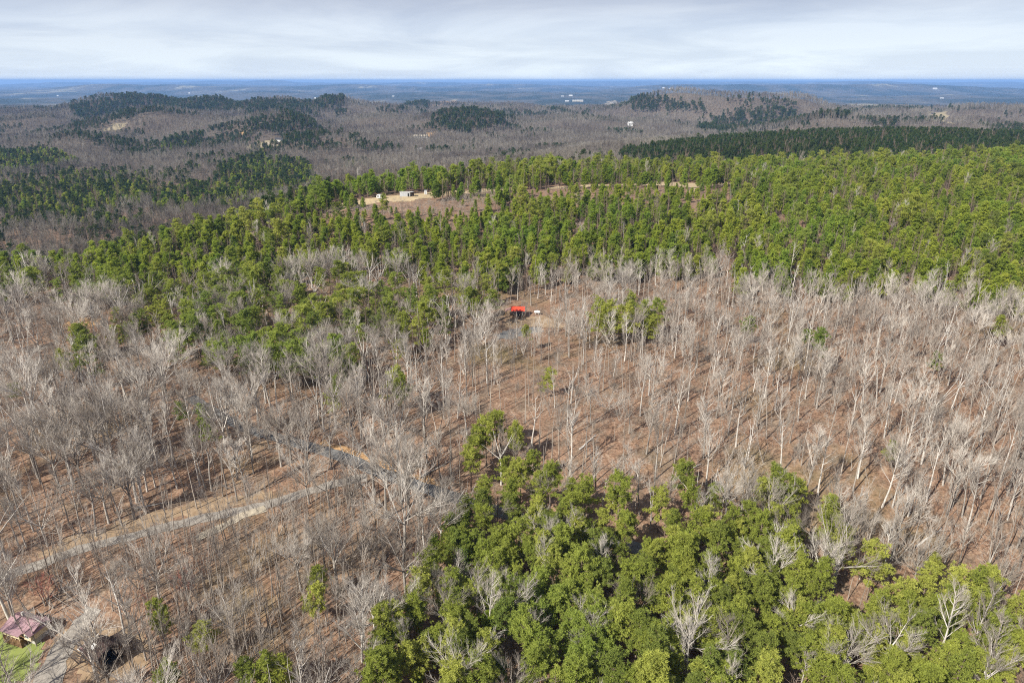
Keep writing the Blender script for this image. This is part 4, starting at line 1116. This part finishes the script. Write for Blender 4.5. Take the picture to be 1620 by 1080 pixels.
def brown_shed():
    p = foot(168, 1044); rz = R(-28); lo, hi = low_z(p, rz, 7, 5)
    e = empty('barn', (p.x, p.y, hi+0.05), rz); z0 = lo-hi-0.4
    tag(e, 'dark brown hip-roofed barn with a pale roof panel and open black bay', 'barn')
    # gambrel main block, its open bay facing the yard
    W, L, h = 4.6, 4.6, 2.1
    prof = [(-W/2-.35, h-.25), (-W/2*0.62, h+1.15), (0, h+1.75), (W/2*0.62, h+1.15), (W/2+.35, h-.25)]
    rm = MB()
    for a, b in zip(prof[:-1], prof[1:]):
        rm.slab([(-L/2-.3, a[0], a[1]), (L/2+.4, a[0], a[1]), (L/2+.4, b[0], b[1]), (-L/2-.3, b[0], b[1])], 0.12)
    r = rm.build('roof', 'brown_shingle', e)
    sk = MB(); sk.slab([(-1.3, -1.62, h+0.98), (-0.3, -1.62, h+0.98), (-0.3, -0.75, h+1.55), (-1.3, -0.75, h+1.55)], 0.04)
    sk.v = [(a, b, c+0.07) for a, b, c in sk.v]; o = sk.build('roof_panel', 'white', e); o['label'] = 'pale panel on the dark roof'
    w = MB(); w.box(-L/2, -W/2, z0, L/2, -W/2+.14, h-.1); w.box(-L/2, W/2-.14, z0, L/2, W/2, h-.1); w.build('wall', 'log', e)
    g = MB(); g.prism([(-W/2+.15, z0), (W/2-.15, z0), (W/2-.15, h-.12), (W/2*0.58, h+1.0), (0, h+1.58), (-W/2*0.58, h+1.0), (-W/2+.15, h-.12)], -L/2, -L/2+.14); g.build('wall', 'log', e)
    part_box('floor', 'dark', e, -L/2+.15, -W/2+.15, z0, L/2, W/2-.15, 0.05)
    for s in (-1, 1): part_box('post', 'log', e, L/2-.2, s*(W/2-.35)-.1, 0.05, L/2, s*(W/2-.35)+.1, h+.2)
    gb = MB(); gb.prism([(-W/2*0.62, h+.6), (W/2*0.62, h+.6), (W/2*0.56, h+1.0), (0, h+1.55), (-W/2*0.56, h+1.0)], L/2-.12, L/2); gb.build('gable_board', 'dark', e)
    # lean-to on the west end and behind
    m = MB(); m.slab([(-L/2-2.6, -W/2+.2, 1.55), (-L/2-.05, -W/2+.2, 2.0), (-L/2-.05, W/2-.5, 2.0), (-L/2-2.6, W/2-.5, 1.55)], 0.1); lr = m.build('lean_to_roof', 'faded_metal', e)
    m = MB(); m.box(-L/2-2.72, -W/2+.1, 1.42, -L/2-2.61, W/2-.4, 1.62); m.box(-L/2-2.6, -W/2+.08, 1.44, -L/2-.05, -W/2+.19, 1.60); m.build('trim', 'white', lr)
    part_box('lean_to_wall', 'log', e, -L/2-2.4, -W/2+.5, z0, -L/2-.02, W/2-.7, 1.43)
    m = MB(); m.slab([(-L/2, W/2+.4, 1.75), (L/2, W/2+.4, 1.75), (L/2, W/2+2.2, 1.35), (-L/2, W/2+2.2, 1.35)], 0.1); m.build('rear_roof', 'brown_shingle', e)
    for xx in (-L/2+.1, L/2-.25): part_box('post', 'log', e, xx, W/2+1.9, z0, xx+.15, W/2+2.05, 1.3)
brown_shed()

def red_cabin():
    p = foot(820, 499); rz = R(-3); L, W = 4.6, 3.2
    lo, hi = low_z(p, rz, 8, 6)
    e = empty('cabin', (p.x, p.y, hi+0.05), rz); z0 = lo-hi-0.5
    tag(e, 'small cabin with bright red metal roof in the wooded clearing', 'cabin')
    part_box('foundation', 'concrete', e, -L/2-.05, -W/2-.05, z0, L/2+.05, W/2+.05, 0.3)
    gable_wall('wall', e, L-.1, W-.1, 0.3, 2.4, 0.95, 'log')
    r = gable_roof('roof', e, L, W, 2.5, 1.0, 0.5, 'red_metal'); seams(r, L, W, 2.5, 1.0, 0.5, 'red_metal', 0.6)
    part_box('porch_floor', 'log', e, -L/2, -W/2-1.6, z0, L/2, -W/2-.06, 0.28)
    m = MB(); m.slab([(-L/2-.4, -W/2-1.9, 1.75), (L/2+.4, -W/2-1.9, 1.75), (L/2+.4, -W/2-.45, 2.2), (-L/2-.4, -W/2-.45, 2.2)], 0.08); m.build('porch_roof', 'brown_shingle', e)
    for k in range(4): part_box('porch_post', 'log', e, -L/2+.05+k*1.6, -W/2-1.55, .28, -L/2+.2+k*1.6, -W/2-1.42, 1.74)
    d = part_box('door', 'dark', e, -.45, -W/2+.0, .3, .45, -W/2+.045, 2.2); part_box('handle', 'steel', d, .3, -W/2-.05, 1.2, .36, -W/2-.004, 1.26)
    for xx in (-1.5, 1.5): window(e, xx, -W/2+.05, 1.0, .8, .8)
    # the faded lean-to against the west gable
    m = MB(); m.slab([(-L/2-3.0, -W/2-.2, 2.0), (-L/2-.75, -W/2-.2, 2.75), (-L/2-.75, W/2, 2.75), (-L/2-3.0, W/2, 2.0)], .1)
    o = m.build('lean_to_roof', 'faded_metal', e); o['label'] = 'faded grey-pink lean-to roof'
    m = MB(); m.slab([(-L/2-.74, -W/2-.55, 2.35), (-L/2-.56, -W/2-.55, 2.35), (-L/2-.56, .1, 3.6), (-L/2-.74, .1, 3.6)], .2); m.build('barge_board', 'dark', e)
    for yy in (-W/2+.1, W/2-.35): part_box('lean_to_post', 'log', e, -L/2-2.85, yy, z0, -L/2-2.7, yy+.15, 1.9)
    part_box('chimney', 'steel', e, 1.2, .6, 2.6, 1.45, .85, 4.5)
red_cabin()

def tank():
    p = foot(850, 497); e = empty('propane_tank', (p.x, p.y, p.z+0.02), R(-8))
    tag(e, 'white lying cylindrical tank on legs beside the cabin', 'tank')
    m = MB(); prof = [(-1.25, .05), (-1.2, .3), (-1.05, .45), (-.8, .52), (.8, .52), (1.05, .45), (1.2, .3), (1.25, .05)]
    m.tube([Vector((a, 0, .95)) for a, b in prof], [b for a, b in prof], 14); m.build('shell', 'white', e, True)
    m = MB(); m.tube([Vector((0, 0, 1.4)), Vector((0, 0, 1.6)), Vector((0, 0, 1.68))], [.2, .2, .08], 10); m.build('valve_cover', 'white', e, True)
    for xx in (-.7, .7): part_box('leg', 'concrete', e, xx-.1, -.35, -.3, xx+.1, .35, .5)
tank()

def camper():
    p = foot(603, 314.5, 300); e = empty('camper_trailer', (p.x, p.y, p.z), R(-6))
    tag(e, 'white camper trailer parked on the dry ridge field', 'trailer')
    m = MB(); prof = [(-2.7, .75), (-2.75, 1.5), (-2.45, 2.55), (-2.0, 2.75), (2.1, 2.8), (2.5, 2.65), (2.75, 2.0), (2.55, 1.2), (2.2, .6), (-2.2, .6)]
    n = len(prof); m.v = [(a, -1.1, b) for a, b in prof]+[(a, 1.1, b) for a, b in prof]
    m.f = [tuple(range(n)), tuple(range(2*n-1, n-1, -1))]+[(i, n+i, n+(i+1) % n, (i+1) % n) for i in range(n)]
    m.build('body', 'white', e)
    part_box('stripe', 'stripe', e, -2.55, -1.125, 1.0, 2.4, -1.102, 1.25)
    for a, w in ((-1.7, 1.0), (1.5, .9)): window(e, a, -1.1, 1.5, w, .6, -1, 'steel')
    part_box('door', 'grey_metal', e, -.35, -1.13, .7, .3, -1.104, 2.35)
    for a in (-.45, .4):
        for s in (-1, 1):
            m = MB(); m.tube([Vector((a-.1, s*.8, .36)), Vector((a-.1, s*1.12, .36))], [.36, .36], 12); w = m.build('wheel', 'rubber', e)
            m = MB(); m.tube([Vector((a-.1, s*1.121, .36)), Vector((a-.1, s*1.14, .36))], [.2, .2], 10); m.build('rim', 'steel', w)
    m = MB(); m.tube([Vector((2.2, -.5, .55)), Vector((3.7, 0, .5))], [.06, .05], 4); m.tube([Vector((2.2, .5, .55)), Vector((3.7, 0, .5))], [.06, .05], 4); m.tube([Vector((3.5, 0, -.05)), Vector((3.5, 0, .6))], [.05, .05], 4); m.build('drawbar', 'dark', e)
    part_box('roof_vent', 'grey_metal', e, -.4, -.3, 2.76, .2, .3, 2.93)
camper()

def grey_shed():
    p = foot(644, 310.5, 300); rz = R(-8); L, W = 8.4, 4.0; lo, hi = low_z(p, rz, L, W)
    e = empty('shed', (p.x, p.y, hi), rz); z0 = lo-hi-.3
    tag(e, 'long grey metal shed with flat sloping roof on the ridge field', 'shed')
    m = MB(); m.prism([(-W/2, z0), (W/2, z0), (W/2, 2.6), (-W/2, 3.1)], -L/2, L/2-1.7); m.build('wall', 'grey_metal', e)
    m = MB(); m.slab([(-L/2-.3, -W/2-.4, 3.28), (L/2+.3, -W/2-.4, 3.28), (L/2+.3, W/2+.3, 2.75), (-L/2-.3, W/2+.3, 2.75)], .1); m.build('roof', 'white', e)
    for yy in (-W/2+.05, W/2-.2): part_box('post', 'log', e, L/2-.25, yy, z0, L/2-.1, yy+.15, 2.6)
    part_box('door', 'dark', e, 1.0, -W/2-.05, .05, 2.1, -W/2-.004, 2.2)
    part_box('back_wall', 'dark', e, L/2-1.68, W/2-.12, z0, L/2-.3, W/2-.02, 2.5)
    m = MB()
    for k in range(13): m.box(-L/2+.15+k*.5, -W/2-.03, .1, -L/2+.19+k*.5, -W/2-.003, 2.95)
    o = m.build('wall_ribs', 'grey_metal', e); o['kind'] = 'stuff'
grey_shed()

def booth():
    p = foot(673.5, 307.5, 300); e = empty('booth', (p.x, p.y, p.z-.1), R(5))
    tag(e, 'narrow white upright booth standing past the grey shed', 'booth')
    part_box('wall', 'white', e, -.75, -.75, 0, .75, .75, 2.5)
    m = MB(); m.slab([(-.9, -.9, 2.62), (.9, -.9, 2.62), (.9, .9, 2.8), (-.9, .9, 2.8)], .1); m.build('roof', 'grey_metal', e)
    d = part_box('door', 'grey_metal', e, -.4, -.79, .1, .4, -.752, 2.1); part_box('handle', 'dark', d, .25, -.83, 1.1, .31, -.795, 1.2)
booth()

def fallen_log(u, v, L, rz, label, seed):
    p = at(u, v); e = empty('fallen_log', (p.x, p.y, p.z+0.12), rz); rn = random.Random(seed)
    tag(e, label, 'log', 'fallen logs in the woods')
    def gz(a): return float(ground_z(p.x+math.cos(rz)*a, p.y+math.sin(rz)*a))-p.z+0.1
    pts = [Vector((L*(k/6-.5), rn.uniform(-.15, .15), gz(L*(k/6-.5)))) for k in range(7)]
    m = MB(); m.tube(pts, [0.3-0.03*k for k in range(7)], 7); m.build('trunk', 'bark_pale', e, True)
    for k in (3, 4, 5):
        d = Vector((0.6, rn.choice((-1, 1)), 0.7)); q = limb_path(rn, pts[k], d, rn.uniform(1.5, 3), 4, 0.15, 0.0)
        m = MB(); m.tube(q, [0.1, 0.08, 0.06, 0.04, 0.02], 5); m.build('limb', 'twig_grey', e)
for k, (u, v, L, a) in enumerate([(575, 965, 11, 60), (600, 905, 9, 75), (640, 955, 8, -20), (1090, 745, 9, 35), (690, 742, 9, 40), (1250, 770, 10, 25), (930, 700, 8, 50), (240, 800, 9, 20), (1470, 850, 10, 30), (120, 760, 9, 45)]):
    fallen_log(u, v, L, R(a), 'fallen grey trunk with broken limbs lying on the leaf litter', 40+k)
def far_house(u, v, L, W, h, rz, roof, wall, label, ymin=700, storeys=1, name='farmhouse', cat='house'):
    p = foot(u, v, ymin); lo, hi = low_z(p, rz, L, W)
    e = empty(name, (p.x, p.y, hi+.2), rz); tag(e, label, cat)
    gable_wall('wall', e, L, W, lo-hi-1.0, h, W*.3, wall)
    gable_roof('roof', e, L, W, h+.1, W*.3, .7, roof, .25, caps=False)
    n = max(2, int(L/4.5))
    for s in range(storeys):
        for k in range(n):
            xx = -L/2+L*(k+.5)/n
            if s == 0 and k == n//2:
                part_box('door', 'dark', e, xx-.6, -W/2-.12, .1, xx+.6, -W/2-.01, 2.3)
            else: window(e, xx, -W/2, 1.0+s*2.9, 1.3, 1.3)
    return e
far_house(442, 224, 15, 11, 4.2, R(-15), 'dark_shingle', 'white', 'white house under a dark roof above the pale clearing in the valley')
ribbon('driveway', [(423, 226), (428, 228), (433, 231), (437, 232)], 4.5, 0.6, 'pale_gravel', step=5, ymin=900)
far_house(666, 218.5, 34, 10, 4.0, R(4), 'tan', 'white', 'long pale low building below the orange dirt bank', name='long_building', cat='building')
far_house(997, 199, 13, 9, 6.5, R(10), 'white', 'white', 'white two-storey house alone in grey far woods', storeys=2)
far_house(664, 238, 8, 6, 3, R(20), 'white', 'white', 'tiny white house in grey woods below the long pale building')
far_house(712, 162, 26, 14, 5, R(5), 'dark_shingle', 'tan', 'dark-roofed house on the orange clearing on the far crest')
far_house(1474, 183, 20, 10, 4, R(20), 'dark_shingle', 'tan', 'dark-roofed house on the tan hillside clearing')
far_house(1488, 187, 9, 6, 4, R(20), 'white', 'white', 'small white building low on the tan hillside clearing')
far_house(967, 163, 26, 14, 6, R(8), 'dark_shingle', 'tan', 'dark-roofed house on the tan far crest field')
def warehouse(u, v, L, W, h, rz, roof, wall, label, ymin=3600, group=None, drop=0):
    p = foot(u, v, ymin); lo, hi = low_z(p, rz, L, W)
    e = empty('warehouse', (p.x, p.y, hi+.3), rz); tag(e, label, 'building', group)
    gable_wall('wall', e, L, W, lo-hi-3, h, W*.14, wall)
    gable_roof('roof', e, L, W, h+.3, W*.14, 1.0, roof, .5, caps=False)
    for k in range(4): part_box('door', 'dark', e, -L/2+L*(k+.5)/4-2.2, -W/2-.25, .2, -L/2+L*(k+.5)/4+2.2, -W/2-.02, h*.6)
warehouse(914, 161, 110, 30, 11, R(3), 'white', 'tan', 'long tan warehouse beyond the far crest')
warehouse(897, 161, 40, 20, 8, R(3), 'white', 'white', 'short white warehouse beside the long tan warehouse')
for k, (du, L, dv) in enumerate([(0, 60, 0), (10, 42, .8), (17, 30, -.4)]):
    warehouse(1088+du, 161+dv, L, 26, 9, R(-5+6*k), 'white', 'white', ['wide', 'middling', 'small'][k]+' white shed in the cluster behind the dark pine hill')
far_specks = [(92, 152, 34), (500, 156, 40), (622, 153, 30), (903, 152, 45), (890, 153, 32), (1050, 140, 50), (1062, 141, 60), (1074, 141, 50), (1479, 141, 60), (1490, 156, 36), (1130, 147, 34), (300, 148, 40)]
for u, v, L in far_specks:
    warehouse(u, v, L, L*.5, L*.16, R((u*37) % 50-25), 'white', 'white', 'tiny white building out on the blue plain', 4200, 'white buildings out on the blue plain')

# ------------------------------------------------------------------ the air
mb = MB(); mb.box(-56000, -56000, -0.0, 56000, 56000, CAM_Z+22)
lowest = min(v.co.z for v in bpy.data.objects['ground'].data.vertices)
highest = max(v.co.z for v in bpy.data.objects['ground'].data.vertices)
mb.v = [(p[0], p[1], lowest-1.5 if p[2] <= 0 else max(CAM_Z+22, highest+3)) for p in mb.v]
hz = mb.build('haze', None); tag(hz, 'thin blue haze filling the air over the hills', 'haze', kind='stuff')
hm = bpy.data.materials.new('haze'); hm.use_nodes = True; ht = hm.node_tree; ht.nodes.clear()
ho = ht.nodes.new('ShaderNodeOutputMaterial'); hv = ht.nodes.new('ShaderNodeVolumePrincipled')
hv.inputs['Color'].default_value = (0.30, 0.54, 1.0, 1); hv.inputs['Density'].default_value = 5.4e-5
hv.inputs['Anisotropy'].default_value = 0.0
ht.links.new(hv.outputs[0], ho.inputs['Volume'])
hz.data.materials.append(hm)
